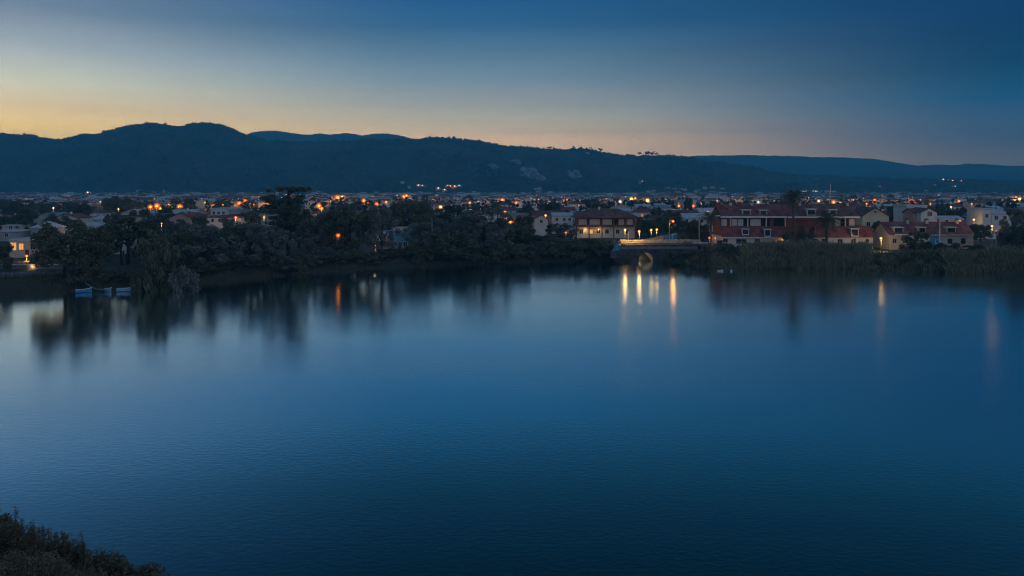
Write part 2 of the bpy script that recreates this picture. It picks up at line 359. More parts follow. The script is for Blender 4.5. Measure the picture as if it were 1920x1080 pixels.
RIDGE_FRONT = [(-700,240),(-300,258),(-150,248),(0,252),(30,252),(60,254),(75,259),(95,261),(110,262),(140,258),(150,254),(185,252),(200,247),(225,240),(250,235),(285,231),(310,234),(335,239),(350,235),(375,231),(400,232),(430,238),(450,248),(470,256),(500,264),(560,266),(600,267),(640,266),(680,262),(720,262),(790,262),(805,258),(840,259),(900,265),(950,275),(1000,278),(1030,281),(1080,279),(1110,281),(1130,287),(1170,293),(1220,293),(1260,293),(1290,296),(1330,302),(1380,309),(1420,315),(1440,322),(1470,326),(1500,330),(1560,332),(1640,334),(1700,336),(1800,338),(1920,341),(2300,338),(2800,325)]
RIDGE_LEFT = [(300,300),(440,262),(470,249),(490,246),(515,244.5),(550,250),(580,253),(600,250),(620,252),(650,249),(680,254),(700,251),(720,250),(745,253),(770,259),(790,264),(870,280),(1000,310)]
RIDGE_RIGHT = [(1150,320),(1240,300),(1280,294),(1310,292),(1400,291),(1440,292),(1480,292),(1540,295),(1560,294.5),(1640,298),(1690,306),(1720,311),(1750,308.5),(1790,310),(1810,307),(1850,308),(1880,310),(1920,312),(2100,318),(2400,305),(2800,312)]
class Hill:
    def __init__(s, prof, foot, ridge, z0, amp, seed, lump):
        s.px = np.array([p[0] for p in prof], float); s.py = np.array([p[1] for p in prof], float)
        s.foot, s.ridge, s.z0, s.amp, s.seed, s.lump = foot, ridge, z0, amp, seed, lump
    def pt(s, px, t):                    # t 0 at the foot, 1 on the ridge, beyond 1 the far side
        px = np.asarray(px, float); t = np.asarray(t, float)
        ft = s.foot + 520*fbm(px/150., px*0+3.3, 3, s.seed+40)
        Y = ft + (s.ridge-ft)*t; X = (px-960)/F*Y
        zr = H + (YH-np.interp(px, s.px, s.py))/F*s.ridge
        tt = np.clip(t, 0, 1); sh = tt**1.15
        z = s.z0 + (zr-s.z0)*sh
        w = np.clip(tt*np.clip(1-tt*1.08, 0, 1)**1.7*5.5, 0, 1)
        sp = fbm(px/95. + t*.9, t*1.6, 5, s.seed)
        z = z + w*s.amp*sp*np.clip((zr-s.z0)/250, .15, 1.3)
        z = z + s.lump*(vnoise(px/3.2, t*60, s.seed+7)-.5)*np.clip(tt*3, 0, 1)
        z = np.where(t > 1, zr - (t-1)*(zr-s.z0)*1.1, z)
        return X, Y, z
    def build(s, x0, x1, nx, nt):
        px = np.linspace(x0, x1, nx); t = np.concatenate([np.linspace(-.06, 1, nt), [1.1, 1.4]])
        PX, T = np.meshgrid(px, t); X, Y, Z = s.pt(PX, T); Z = np.where(T < 0, Z-6, Z)
        o = put('hill', grid_mesh('hill', np.stack([X.ravel(), Y.ravel(), Z.ravel()], 1), nx, len(t), M['hill']))
        return tag(o, kind='structure')
    def hit(s, px, py):                  # point of the near face seen at a pixel
        t = np.linspace(0.01, 1, 400); X, Y, Z = s.pt(np.full(400, float(px)), t)
        v = YH - (Z-H)/Y*F; k = int(np.argmax(v <= py)) if (v <= py).any() else 399
        return X[k], Y[k], Z[k]
hill_front = Hill(RIDGE_FRONT, 1800, 2650, 1.5, 260, 3, 4.5)
hill_left = Hill(RIDGE_LEFT, 3600, 5200, 2, 160, 11, 6)
hill_right = Hill(RIDGE_RIGHT, 3600, 5200, 2, 160, 17, 6)
hill_front.build(-760, 2760, 900, 90); hill_left.build(300, 1000, 240, 30); hill_right.build(1150, 2760, 420, 30)

# ------------------------------------------------------------------ forest on the hills, rock face, haze
def clump_cloud(name, C, R, mat_, seed, squash=.8):       # many small faceted tree crowns in one mesh
    g = np.random.default_rng(seed); n = len(C)
    base = np.array([(1,0,0),(-1,0,0),(0,1,0),(0,-1,0),(0,0,1),(0,0,-1)], float)
    faces = np.array([(0,2,4),(2,1,4),(1,3,4),(3,0,4),(2,0,5),(1,2,5),(3,1,5),(0,3,5)])
    ang = g.uniform(0, 6.28, n); ca, sa = np.cos(ang), np.sin(ang)
    V = base[None]*g.uniform(.6, 1.25, (n,6,1))*R[:,None,None]
    x = V[:,:,0]*ca[:,None]-V[:,:,1]*sa[:,None]; y = V[:,:,0]*sa[:,None]+V[:,:,1]*ca[:,None]
    V = np.stack([x, y, V[:,:,2]*squash], 2) + C[:,None,:]
    Fc = faces[None] + (np.arange(n)*6)[:,None,None]
    return np_mesh(name, V.reshape(-1,3), Fc.reshape(-1,3), mat_)
def forests():
    g = np.random.default_rng(5)
    n = 30000; px = g.uniform(-500, 2400, n); t = g.uniform(.02, 1.0, n)**.9
    X, Y, Z = hill_front.pt(px, t)
    keep = fbm(X/160, Y/160, 3, 31)+g.uniform(-.25,.25,n) > -.16
    # bare screes on the slope
    keep &= ~((np.hypot((px-995)/26, (YH-(Z-H)/Y*F-325)/14) < 1) & (g.uniform(0,1,n) < .92))
    keep &= ~((np.hypot((px-1075)/20, (YH-(Z-H)/Y*F-325)/12) < 1) & (g.uniform(0,1,n) < .6))
    X, Y, Z, t = X[keep], Y[keep], Z[keep], t[keep]
    R = g.uniform(4, 9.5, len(X))
    px2 = g.uniform(-500, 2400, 2600); X2, Y2, Z2 = hill_front.pt(px2, np.full(2600, 1.0)); Z2 = Z2 - 1.5
    R2 = g.uniform(2.5, 5, 2600)*(.5+1.1*vnoise(px2/18., px2*0, 77))
    C = np.concatenate([np.stack([X,Y,Z+R*.25],1), np.stack([X2,Y2,Z2+R2*.3],1)])
    o = put('forest', clump_cloud('forest', C, np.concatenate([R,R2]), M['leaf_far'], 3))
    tag(o, 'dense dark forest covering the near face of the long hill range', 'forest', kind='stuff')
    n = 4000
    for h, a, b, lab in ((hill_left, 430, 860, 'hazy forest on the far blue hills behind the left range'), (hill_right, 1230, 2300, 'hazy forest on the low far ridge at the right')):
        px = g.uniform(a, b, n); t = g.uniform(.25, 1, n); X, Y, Z = h.pt(px, t)
        o = put('forest', clump_cloud('forest', np.stack([X,Y,Z-1],1), g.uniform(4,8,n), M['leaf_far'], 4)); tag(o, lab, 'forest', kind='stuff')
    # lone pines that stand clear of the ridge line
    for i, (x, hgt) in enumerate([(1028,9),(1034,8),(1076,8),(1108,7),(1124,10),(1127,11),(1199,11),(1212,12),(1216,11),(1222,12),(1232,10),(1250,7)]):
        X, Y, Z = hill_front.pt(np.array([x]), np.array([1.0])); hgt *= 1.6
        e = empty('ridge_pine', (X[0], Y[0], Z[0]-3), rnd.uniform(0,6), 'small lone pine on the skyline above the town, %s from the left along the ridge' % ORD[i], 'tree', 'lone pines on the skyline')
        mb = MB(); mb.tube([(0,0,0),(0,0,hgt*.8)], [.5,.25], 5); mb.build('trunk', M['bark'], e)
        k = 16; c = np.stack([g.normal(0,hgt*.18,k), g.normal(0,hgt*.18,k), hgt*.82+g.normal(0,hgt*.1,k)],1)
        put('crown', clump_cloud('crown', c, g.uniform(hgt*.12,hgt*.22,k), M['leaf_far'], i), e)
    for (px, py, w, h, lab) in ((995, 326, 40, 26, 'pale bare rock face showing through the hillside forest'), (922, 312, 24, 12, 'faint rock streak on the hillside left of the pale rock face'), (968, 304, 18, 8, 'small rock outcrop high on the hillside above the pale rock face'), (1012, 334, 22, 12, 'low rock scar just under the pale rock face'), (1076, 327, 26, 20, 'smaller faint rock patch on the hillside right of the pale rock face')):
        nu, nv = 15, 11; P = []
        for j in range(nv):
            for i in range(nu):
                u, v = i/(nu-1)*2-1, j/(nv-1)*2-1; q = (.45+.9*float(vnoise(np.array([math.atan2(v,u)*1.6+px]), np.array([2.5]), 5)[0]))/max(1, math.hypot(u, v)); X, Y, Z = hill_front.hit(px+(u*q-.45*v*q)*w*.5, py-v*q*h*.5)
                k = max(0, 1-math.hypot(u, v)); P.append((X+g.uniform(-4,4), Y-g.uniform(0,16)*min(1,k*3)+6*(k<.02), Z+g.uniform(-2,5)))
        o = put('rock_face', grid_mesh('rock_face', np.array(P), nu, nv, M['rock'], False)); tag(o, lab, 'rock')
ORD = ['first','second','third','fourth','fifth','sixth','seventh','eighth','ninth','tenth','eleventh','twelfth','thirteenth','fourteenth','fifteenth','sixteenth','seventeenth','eighteenth','nineteenth','twentieth']
ORD += ['twenty-'+w for w in ORD[:9]] + ['thirtieth'] + ['thirty-'+w for w in ORD[:9]] + ['fortieth'] + ['forty-'+w for w in ORD[:9]]
forests()

def haze():
    m = bpy.data.materials.new('haze'); m.use_nodes = True; t = m.node_tree; t.nodes.clear()
    v = N(t, 'ShaderNodeVolumePrincipled'); v.inputs['Color'].default_value = (.12, .63, 1, 1); v.inputs['Density'].default_value = HAZE
    v.inputs['Anisotropy'].default_value = .0
    o = N(t, 'ShaderNodeOutputMaterial'); t.links.new(v.outputs[0], o.inputs['Volume'])
    mb = MB(); mb.box(-6960, 6960, -700, 6020, -4, 490)
    tag(mb.build('haze', m), kind='stuff')
HAZE = 3.0e-4
haze()

# ------------------------------------------------------------------ plants
def leaf_cloud(C, R, n, leaf, seed, squash=1.0, droop=0.0, elong=1.0):
    g = np.random.default_rng(seed); C = np.asarray(C, float); R = np.asarray(R, float)
    w = R**2; k = g.choice(len(C), n, p=w/w.sum())
    d = g.normal(size=(n,3)); d /= np.linalg.norm(d, axis=1)[:,None]
    rr = g.uniform(0,1,n)**.45
    P = C[k] + d*(rr*R[k])[:,None]*np.array([1,1,squash])
    a = g.normal(size=(n,3)); a[:,2] *= .6; a /= np.linalg.norm(a,axis=1)[:,None]
    if droop: a = a*(1-droop) + np.array([0,0,-1])*droop; a /= np.linalg.norm(a,axis=1)[:,None]
    b = np.cross(a, g.normal(size=(n,3))); b /= np.linalg.norm(b,axis=1)[:,None]
    s = (leaf*g.uniform(.55,1.35,n))[:,None]
    V = np.stack([P-a*s*.6*elong, P+b*s*.45, P+a*s*.6*elong, P-b*s*.45], 1)
    Fc = np.arange(n*4).reshape(-1,4)
    return V.reshape(-1,3), Fc
PROTO = {}
def proto(key, hgt, clumps, n, leaf, leafmat, trunk, seed, squash=1.0, droop=0, elong=1.0):
    C = [c[0] for c in clumps]; R = [c[1] for c in clumps]
    v, f = leaf_cloud(C, R, n, leaf, seed, squash, droop, elong)
    PROTO[key] = (hgt, np_mesh('crown', v, f, M[leafmat]), trunk.mesh('trunk', M['bark'], True), float(max(abs(v[:,0]).max(), abs(v[:,1]).max())))
def limbs(mb, base_r, top, clumps, g, fork=.35, k=10):
    mb.tube([(0,0,-.6),(g.uniform(-.1,.1),g.uniform(-.1,.1),top*.5),(g.uniform(-.2,.2),g.uniform(-.2,.2),top)], [base_r*1.25, base_r*.85, base_r*.55], 8)
    for c, r in g.sample(clumps, min(k, len(clumps))):
        z0 = top*g.uniform(fork, .98); mid = (c[0]*.45, c[1]*.45, z0+(c[2]-z0)*.6)
        mb.tube([(0,0,z0), mid, c], [base_r*.45, base_r*.26, base_r*.08], 5, cap=False)
def make_protos():
    for i in range(4):                       # broad-leaved, uneven crown
        g = random.Random(20+i); h = 10; cl = []
        for k in range(52):
            th = g.uniform(0,6.28); r = math.sqrt(g.random())*4.1; z = g.uniform(2.2,9.0)
            lim = 4.3*math.sqrt(max(.05,1-((z-5.3)/4.6)**2)); r = min(r, lim*g.uniform(.75,1.05))
            cl.append(((r*math.cos(th)*g.uniform(.85,1.15), r*math.sin(th), z), g.uniform(.55,1.35)))
        mb = MB(); limbs(mb, .24, 6.0, cl, g, .3, 14); proto('broad%d'%i, h, cl, 10000, .34, 'leaf_dark' if i%2 else 'leaf_green', mb, 30+i)
    for i in range(2):                       # umbrella pine: bare trunk, flat plates of needles
        g = random.Random(50+i); h = 10; cl = []
        for k in range(54):
            th = g.uniform(0,6.28); r = math.sqrt(g.random())*4.5
            cl.append(((r*math.cos(th), r*math.sin(th), 9.0-.10*r*r-2.6*g.random()**1.6+g.uniform(-.2,.3)), g.uniform(.55,1.15)))
        mb = MB(); limbs(mb, .26, 6.6, cl, g, .5, 22); mb.tube([(.9,.2,-.6),(1.1,.3,3),(.6,.2,6)], [.2,.16,.08], 6); proto('umbrella%d'%i, h, cl, 9000, .30, 'leaf_dark', mb, 60+i, .55)
    g = random.Random(70); h = 20; cl = []   # tall layered pine with a flat top plate
    for k in range(26):
        th = g.uniform(0,6.28); r = math.sqrt(g.random())*6.2; cl.append(((r*math.cos(th), r*math.sin(th), 19.1+g.uniform(-.45,.35)), g.uniform(.7,1.25)))
    for k in range(75):
        z = g.choice([5.5,7.5,9.5,11.2,12.8,14.2,15.6,16.8]); lim = 5.9 if z > 14 else 5.4*(.8+.2*math.sin(z*2))
        th = g.uniform(0,6.28); r = math.sqrt(g.uniform(.08,1))*lim; cl.append(((r*math.cos(th), r*math.sin(th), z+g.uniform(-.5,.5)), g.uniform(.7,1.5)))
    mb = MB(); limbs(mb, .42, 18.6, cl, g, .3, 34); proto('layered', h, cl, 13000, .36, 'leaf_dark', mb, 71, .5)
    for i in range(3):                       # feathery grey trees, twiggy and half open
        g = random.Random(80+i); h = 10; cl = []
        for k in range(70):
            th = g.uniform(0,6.28); z = g.uniform(1.4,9.6); lim = 4.4*math.sqrt(max(.04,1-((z-5.2)/4.9)**2)); r = math.sqrt(g.random())*lim
            cl.append(((r*math.cos(th), r*math.sin(th), z), g.uniform(.4,.95)))
        mb = MB(); limbs(mb, .16, 6.5, cl, g, .15, 40); proto('feather%d'%i, h, cl, 8000, .24, 'leaf_grey', mb, 90+i, 1.1, 0, 1.5)
    g = random.Random(100); h = 10; cl = []  # willow with hanging strands
    for k in range(60):
        th = g.uniform(0,6.28); r = g.uniform(.3,3.5); top = 9.6-.17*r*r; z = g.uniform(.8, top)
        cl.append(((r*math.cos(th), r*math.sin(th), z), g.uniform(.4,.9)))
    mb = MB(); limbs(mb, .25, 6.5, cl, g, .3, 20); proto('willow', h, cl, 9000, .26, 'leaf_green', mb, 101, 1.5, .7, 1.6)
    g = random.Random(110); cl = [((g.uniform(-.5,.5)*(1-z/11), g.uniform(-.5,.5)*(1-z/11), z), .95*(1-z/11.5)+.12) for z in np.linspace(.8,10,26)]
    mb = MB(); limbs(mb, .14, 6, cl, g, .2, 3); proto('cypress', 10, cl, 2600, .28, 'leaf_dark', mb, 111, 1.3)
    for i in range(4):                       # shrubs that reach the ground
        g = random.Random(120+i); h = 4; cl = []
        for k in range(30):
            th = g.uniform(0,6.28); z = g.uniform(.2,3.4); r = math.sqrt(g.random())*2.9*math.sqrt(max(.05,1-(z/4.1)**2))
            cl.append(((r*math.cos(th), r*math.sin(th), z), g.uniform(.35,.85)))
        mb = MB(); limbs(mb, .09, 1.6, cl, g, .1, 12); proto('shrub%d'%i, h, cl, 5000, .24, ['leaf_dark','leaf_green','leaf_olive','leaf_grey'][i], mb, 130+i)
make_protos()
def tree(key, name, label, px, top, Y, half, group, cat='tree', zb=None, turn=None):
    hgt, cm, tm, rad = PROTO[key]
    x = xat(px, Y); z0 = (zg1(x, Y) if zb is None else zb) - .1
    real = max(1.0, zat(top, Y) - z0); sz = real/hgt; sx = (half/F*Y)/rad*1.12
    e = empty(name, (x, Y, z0), rnd.uniform(0, 6.28) if turn is None else turn, label, cat, group)
    e.scale = (sx, sx, sz)
    put('trunk', tm, e); put('crown', cm, e)
    OCC.append((px, top, half, Y))
    return e
OCC = []
g1 = 'trees on the left bank'
T = [  # proto, name, px, top row, distance, half width px, label
 ('broad1','bank_tree', -10, 455, 158, 30, 'dark rounded tree cut off by the left edge of the picture beside the lit house'),
 ('broad0','bank_tree', 122, 403, 156, 56, 'big spreading dark tree between the lit house and the blue rowboats'),
 ('broad2','bank_tree', 170, 424, 157, 42, 'second big dark tree overlapping the spreading one, right behind the leftmost rowboat'),
 ('shrub0','bank_shrub', 158, 484, 155, 40, 'dark low bush at the waterside behind the leftmost blue rowboat'),
 ('umbrella0','umbrella_pine', 240, 402, 178, 56, 'flat topped dark pine with two bare trunks above the blue rowboats'),
 ('willow','willow_tree', 292, 428, 152, 36, 'drooping willow hanging to the water right of the blue rowboats'),
 ('broad2','bank_tree', 332, 432, 168, 34, 'dark green tree just behind the drooping willow'),
 ('shrub3','bank_shrub', 345, 494, 152, 30, 'pale grey bush at the water right of the willow'),
 ('feather0','feathery_tree', 392, 424, 172, 56, 'wide feathery grey tree below the white flat roofed block'),
 ('broad3','bank_tree', 446, 418, 192, 40, 'dark green tree behind the feathery grey ones left of the tall layered pine'),
 ('feather1','feathery_tree', 470, 420, 178, 50, 'feathery grey tree left of the tall layered pine, second of its row'),
 ('feather2','feathery_tree', 512, 428, 182, 40, 'feathery grey tree at the left foot of the tall layered pine'),
 ('layered','layered_pine', 540, 349, 202, 47, 'tallest tree, dark layered pine with a flat plate for a top'),
 ('shrub1','bank_shrub', 546, 484, 180, 34, 'black bush overhanging the water below the tall layered pine'),
 ('feather0','feathery_tree', 592, 402, 206, 38, 'feathery grey tree at the right foot of the tall layered pine'),
 ('umbrella1','umbrella_pine', 652, 378, 205, 48, 'dark layered pine right of the tallest tree with an orange glow through it'),
 ('broad1','bank_tree', 648, 412, 203, 44, 'low dark tree filling the space under the orange lit pine'),
 ('feather2','feathery_tree', 716, 384, 204, 34, 'slim twiggy tree with a bare trunk left of the blue house'),
 ('broad2','bank_tree', 768, 374, 236, 46, 'broad dark green tree rising behind the blue house'),
 ('broad3','bank_tree', 812, 388, 262, 26, 'dark round tree top behind the thin grey pole'),
 ('umbrella0','umbrella_pine', 856, 388, 262, 48, 'black dome of a pine left of the feathery grey dome'),
 ('feather1','feathery_tree', 792, 418, 208, 40, 'grey feathery tree beside the thin grey pole'),
 ('broad0','bank_tree', 842, 428, 204, 40, 'dark green tree on the bank right of the thin grey pole'),
 ('feather0','feathery_tree', 908, 392, 216, 56, 'large feathery grey dome shaped tree right of the black pine dome'),
 ('broad2','bank_tree', 966, 420, 226, 36, 'dark tree between the feathery grey dome and the white gabled house'),
 ('broad1','bank_tree', 984, 404, 262, 22, 'small dark tree in front of the white gabled house'),
 ('cypress','cypress_tree', 994, 392, 268, 8, 'narrow dark cypress beside the white gabled house'),
 ('feather2','feathery_tree', 1052, 418, 246, 34, 'grey green tree in front of the red roofed villa at its left corner'),
 ('broad3','bank_tree', 1010, 440, 222, 34, 'dark bushy tree on the bank below the white gabled house'),
 ('shrub0','bank_shrub', 875, 446, 206, 50, 'dark bush on the bank below the feathery grey dome'),
 ('shrub1','bank_shrub', 950, 452, 210, 44, 'dark bush on the bank left of the row of round bushes'),
 ('shrub1','bank_shrub', 1032, 452, 214, 36, 'first of the row of dark round bushes leading to the bridge'),
 ('shrub0','bank_shrub', 1078, 447, 215, 36, 'second of the row of dark round bushes leading to the bridge'),
 ('shrub1','bank_shrub', 1122, 444, 216, 34, 'last dark round bush beside the left end of the bridge'),
 ('shrub3','bank_shrub', 735, 478, 205, 30, 'low grey bush on the bank in front of the blue house'),
 ('shrub2','bank_shrub', 615, 486, 196, 36, 'low dark bush on the bank between the two layered pines'),
 ('shrub0','bank_shrub', 430, 494, 178, 42, 'low dark bush on the bank under the feathery grey trees'),
 ('shrub2','bank_shrub', 490, 488, 184, 36, 'low olive bush on the bank just left of the tall layered pine'),
 ('shrub1','bank_shrub', 375, 488, 170, 40, 'low green bush on the bank under the widest feathery tree'),
 ('shrub0','bank_shrub', 812, 462, 204, 36, 'low dark bush at the foot of the thin grey pole'),
 ('shrub2','bank_shrub', 225, 510, 156, 28, 'low bush on the bank behind the rightmost blue rowboat'),
]
for k, nm, px, top, Y, hw, lab in T: tree(k, nm, lab, px, top, Y, hw, g1, 'bush' if 'shrub' in nm else 'tree')
fr = random.Random(12)
for i in range(32):
    px = 318+26.5*i; wl = np.interp(px, [p[0] for p in SHORE_PX], [p[1] for p in SHORE_PX]); Y = dep(wl, 0)+fr.uniform(4,8.5); hh = fr.uniform(26,50)
    tree(fr.choice(['shrub0','shrub1','shrub2','shrub3']), 'bank_shrub', 'low bush in the long row along the left bank, %s from the left' % ORD[i], px+fr.uniform(-8,8), wl-hh, Y, fr.uniform(24,34), 'row of bushes along the left bank', 'bush')
for i, (px, top, Y, hw, key) in enumerate([(205,420,196,30,'broad3'),(262,436,188,26,'feather1'),(300,430,192,30,'broad1'),(352,420,208,34,'feather2'),(398,424,212,34,'broad0'),(425,410,222,30,'feather0'),(560,396,230,32,'broad1'),(600,412,222,34,'feather1'),(742,396,236,26,'feather0'),(800,404,232,30,'broad2'),(832,410,226,32,'feather2'),(880,402,242,34,'broad1'),(940,404,244,32,'broad0'),(975,432,232,30,'feather1')]):
    tree(key, 'bank_tree', 'tree in the second row of the belt behind the left bank, %s from the left' % ORD[i], px, top, Y, hw, 'second row of trees behind the left bank')
g2 = 'trees behind the bridge and the terrace'
for k, nm, px, top, Y, hw, lab in [
 ('broad0','street_tree', 1216, 402, 282, 30, 'dark tree behind the street lamps right of the red roofed villa'),
 ('broad3','street_tree', 1256, 404, 290, 28, 'dark tree behind the double armed lamp post on the bridge road'),
 ('broad2','street_tree', 1296, 412, 262, 24, 'dark low tree left of the bare lamp post on the bridge road'),
 ('shrub1','street_bush', 1285, 436, 240, 26, 'dark bush by the blue mural at the end of the ramp'),
 ('broad1','street_tree', 1318, 420, 258, 18, 'small dark tree just left of the shortest palm'),
 ('shrub2','street_bush', 1512, 424, 222, 24, 'dark bush between the two palms in front of the terrace'),
 ('shrub1','street_bush', 1480, 430, 221, 16, 'dark bush at the foot of the tallest palm'),
 ('cypress','cypress_tree', 1676, 384, 300, 16, 'dark tapering evergreen right of the yellow gable'),
 ('broad0','street_tree', 1684, 390, 305, 20, 'dark tree beside the white house, right of the yellow gable'),
 ('broad3','street_tree', 1648, 412, 238, 16, 'small dark tree between the terrace and the long low house'),
 ('shrub0','street_bush', 1720, 432, 213, 32, 'dark round bush in front of the long low house'),
 ('broad2','street_tree', 1838, 420, 250, 22, 'dark tree at the right end of the long low house'),
 ('feather1','street_tree', 1902, 392, 214, 30, 'tall twiggy tree at the right edge of the picture'),
 ('feather2','street_tree', 1896, 432, 208, 26, 'twiggy tree beside the lamp near the right edge'),
 ('broad3','street_tree', 1924, 420, 196, 34, 'dark tree cut off by the right edge of the picture'),
]: tree(k, nm, lab, px, top, Y, hw, g2, 'bush' if 'bush' in nm else 'tree')
g3 = 'bushes on the right bank'
rb = [(1410,462,205,30),(1462,474,196,26),(1540,470,197,30),(1588,466,200,30),(1612,474,197,22),(1500,458,207,28),(1262,468,206,26),(1296,464,206,28),(1335,462,205,30),(1372,458,204,30),(1660,474,198,26),(1712,466,200,36),(1756,464,199,34),(1800,468,199,34),(1842,470,198,36),(1885,474,196,38),(1925,470,194,40),(1258,482,204,20),(1176,480,208.5,14),(1275,484,203,24),(1320,484,201,28),(1690,490,194,34),(1745,486,193,36),(1775,454,206,32),(1830,458,207,30),(1290,452,222,26),(1345,450,222,26)]
for i, (px, top, Y, hw) in enumerate(rb):
    zone = lambda p: 3 if p < 1200 else 0 if p < 1400 else 1 if p < 1640 else 2
    where = ['between the bridge and the reeds', 'among the tall reeds', 'right of the tall reeds', 'left of the arch'][zone(px)]
    k = sum(1 for q in rb if zone(q[0]) == zone(px) and q[0] < px)
    tree('shrub%d' % (i % 3), 'bank_shrub', 'dark bush on the right bank %s, %s from the left' % (where, ORD[k]), px, top, Y, hw, g3, 'bush')

def palm(label, px, top, Y, crown_px, n, seed, trunk_r):
    g = random.Random(seed); x = xat(px, Y); z0 = zg1(x, Y); r = crown_px/F*Y; tip = zat(top, Y); tz = tip - r*.55 - z0
    e = empty('palm_tree', (x, Y, z0-.1), g.uniform(0,6), label, 'palm tree', 'palm trees by the terrace')
    mb = MB(); k = 14; pts = []; rad = []
    for i in range(k+1): pts.append((.15*math.sin(i*.3), .12*math.sin(i*.23), tz*i/k)); rad.append(trunk_r*(1.25-.35*i/k)*(1+.10*(i%2)))
    mb.tube(pts, rad, 9); mb.build('trunk', M['palm_bark'], e)
    mb = MB(); mb.ball((pts[-1][0], pts[-1][1], tz), trunk_r*2.2, 9, 6); mb.build('crown_shaft', M['palm_bark'], e)
    fr = MB(); steps = 9; L = r*1.25                     # one frond along +X that arches and carries leaflets
    mid = [(L*.92*t, 0, L*(.62*t-.95*t*t)) for t in [i/steps for i in range(steps+1)]]
    fr.tube(mid, [.06*(1-.8*i/steps) for i in range(steps+1)], 3, cap=False)
    for i in range(1, 40):
        t = i/40; px_ = L*.92*t; pz = L*(.62*t-.95*t*t); ll = L*.24*math.sin(math.pi*min(1,t*.9+.12))+.1
        for s in (-1, 1):
            fr.quad([(px_-.05,0,pz),(px_+.05,0,pz),(px_+ll*.55, s*ll*.8, pz-ll*.35)])
    fm = fr.mesh('frond', M['leaf_palm'])
    for j in range(n):
        o = put('frond', fm, e, (pts[-1][0], pts[-1][1], tz+.1)); q = j/n
        o.rotation_euler = (g.uniform(-.2,.2), -.95+q*1.9+g.uniform(-.1,.1), j*2.399+g.uniform(-.2,.2)); s = g.uniform(.85,1.1)*(1 if q < .75 else .8); o.scale = (s,s,s)
    return e
palm('short bushy palm left of the red terrace', 1333, 397, 226, 24, 34, 1, .3)
palm('tallest palm, its crown above the roof ridge of the red terrace', 1487, 357, 221, 26, 40, 2, .28)
palm('wide palm with hanging fronds in front of the right half of the terrace', 1551, 397, 218, 30, 46, 3, .36)

def blades(name, pts, hgt, width, mat_, seed, lean=.25, plume=False):      # upright grass or reed blades, three quads each
    g = np.random.default_rng(seed); n = len(pts); h = hgt*g.uniform(.5,1.15,n)*(.62+.75*vnoise(pts[:,0]*.16, pts[:,1]*.3, seed)); a = g.uniform(0,6.28,n)
    d = np.stack([np.cos(a),np.sin(a),np.zeros(n)],1); l = lean*h*g.uniform(.2,1.2,n)
    b = g.uniform(0,6.28,n); w = np.stack([np.cos(b),np.sin(b),np.zeros(n)],1)*width
    rows = []
    for t, ww in ((0,1),(.4,.9),(.75,.7),(1,.15)):
        c = pts + d*(l*t*t)[:,None]; c[:,2] += h*t*(1-.12*t)
        if plume and t == .75: ww = 2.2
        rows.append(c - w*ww*.5); rows.append(c + w*ww*.5)
    V = np.stack(rows, 1).reshape(-1,3); base = (np.arange(n)*8)[:,None]
    Fc = np.concatenate([base+np.array([[0,1,3,2]])+2*i for i in range(3)])
    return np_mesh(name, V, Fc, M[mat_])
def reeds(label, spans, n, hgt, seed, mat_='leaf_reed', width=.12, kind='reeds', name='reed_bed', plume=True):
    g = np.random.default_rng(seed); P = []
    for (p0, p1, y0, y1, wgt) in spans:
        k = int(n*wgt); px = g.uniform(p0,p1,k); Y = g.uniform(y0,y1,k); X = (px-960)/F*Y
        P.append(np.stack([X, Y, zg(X, Y)-.1],1))
    P = np.concatenate(P); d = lake_sd(P[:,0], P[:,1]); P = P[d > -2.0]
    P = P[fbm(P[:,0]*.25, P[:,1]*.25, 2, seed) > -.17]
    o = put(name, blades(name, P, hgt, width, mat_, seed, .55, plume)); tag(o, label, kind, kind='stuff')
reeds('tall pale reeds along the right bank below the red terrace', [(1392,1628,193,207,1.0)], 14000, 4.1, 1)
reeds('low pale reeds at the water near the right edge', [(1775,1990,182,190,1.0)], 5200, 3.2, 2)
reeds('sparse reeds at the waterline right of the bridge', [(1248,1400,193,207,1.0)], 5200, 2.6, 3)
reeds('reeds at the waterline under the bushes right of the tall reeds', [(1600,1800,186,198,1.0)], 5200, 2.3, 4)
reeds('rough grass on the left bank', [(-60,300,140,162,.45),(300,700,150,200,.35),(700,1170,196,222,.4),(300,700,146,196,.35)], 22000, .8, 5, 'grass_blade', .10, 'grass', 'bank_grass', False)

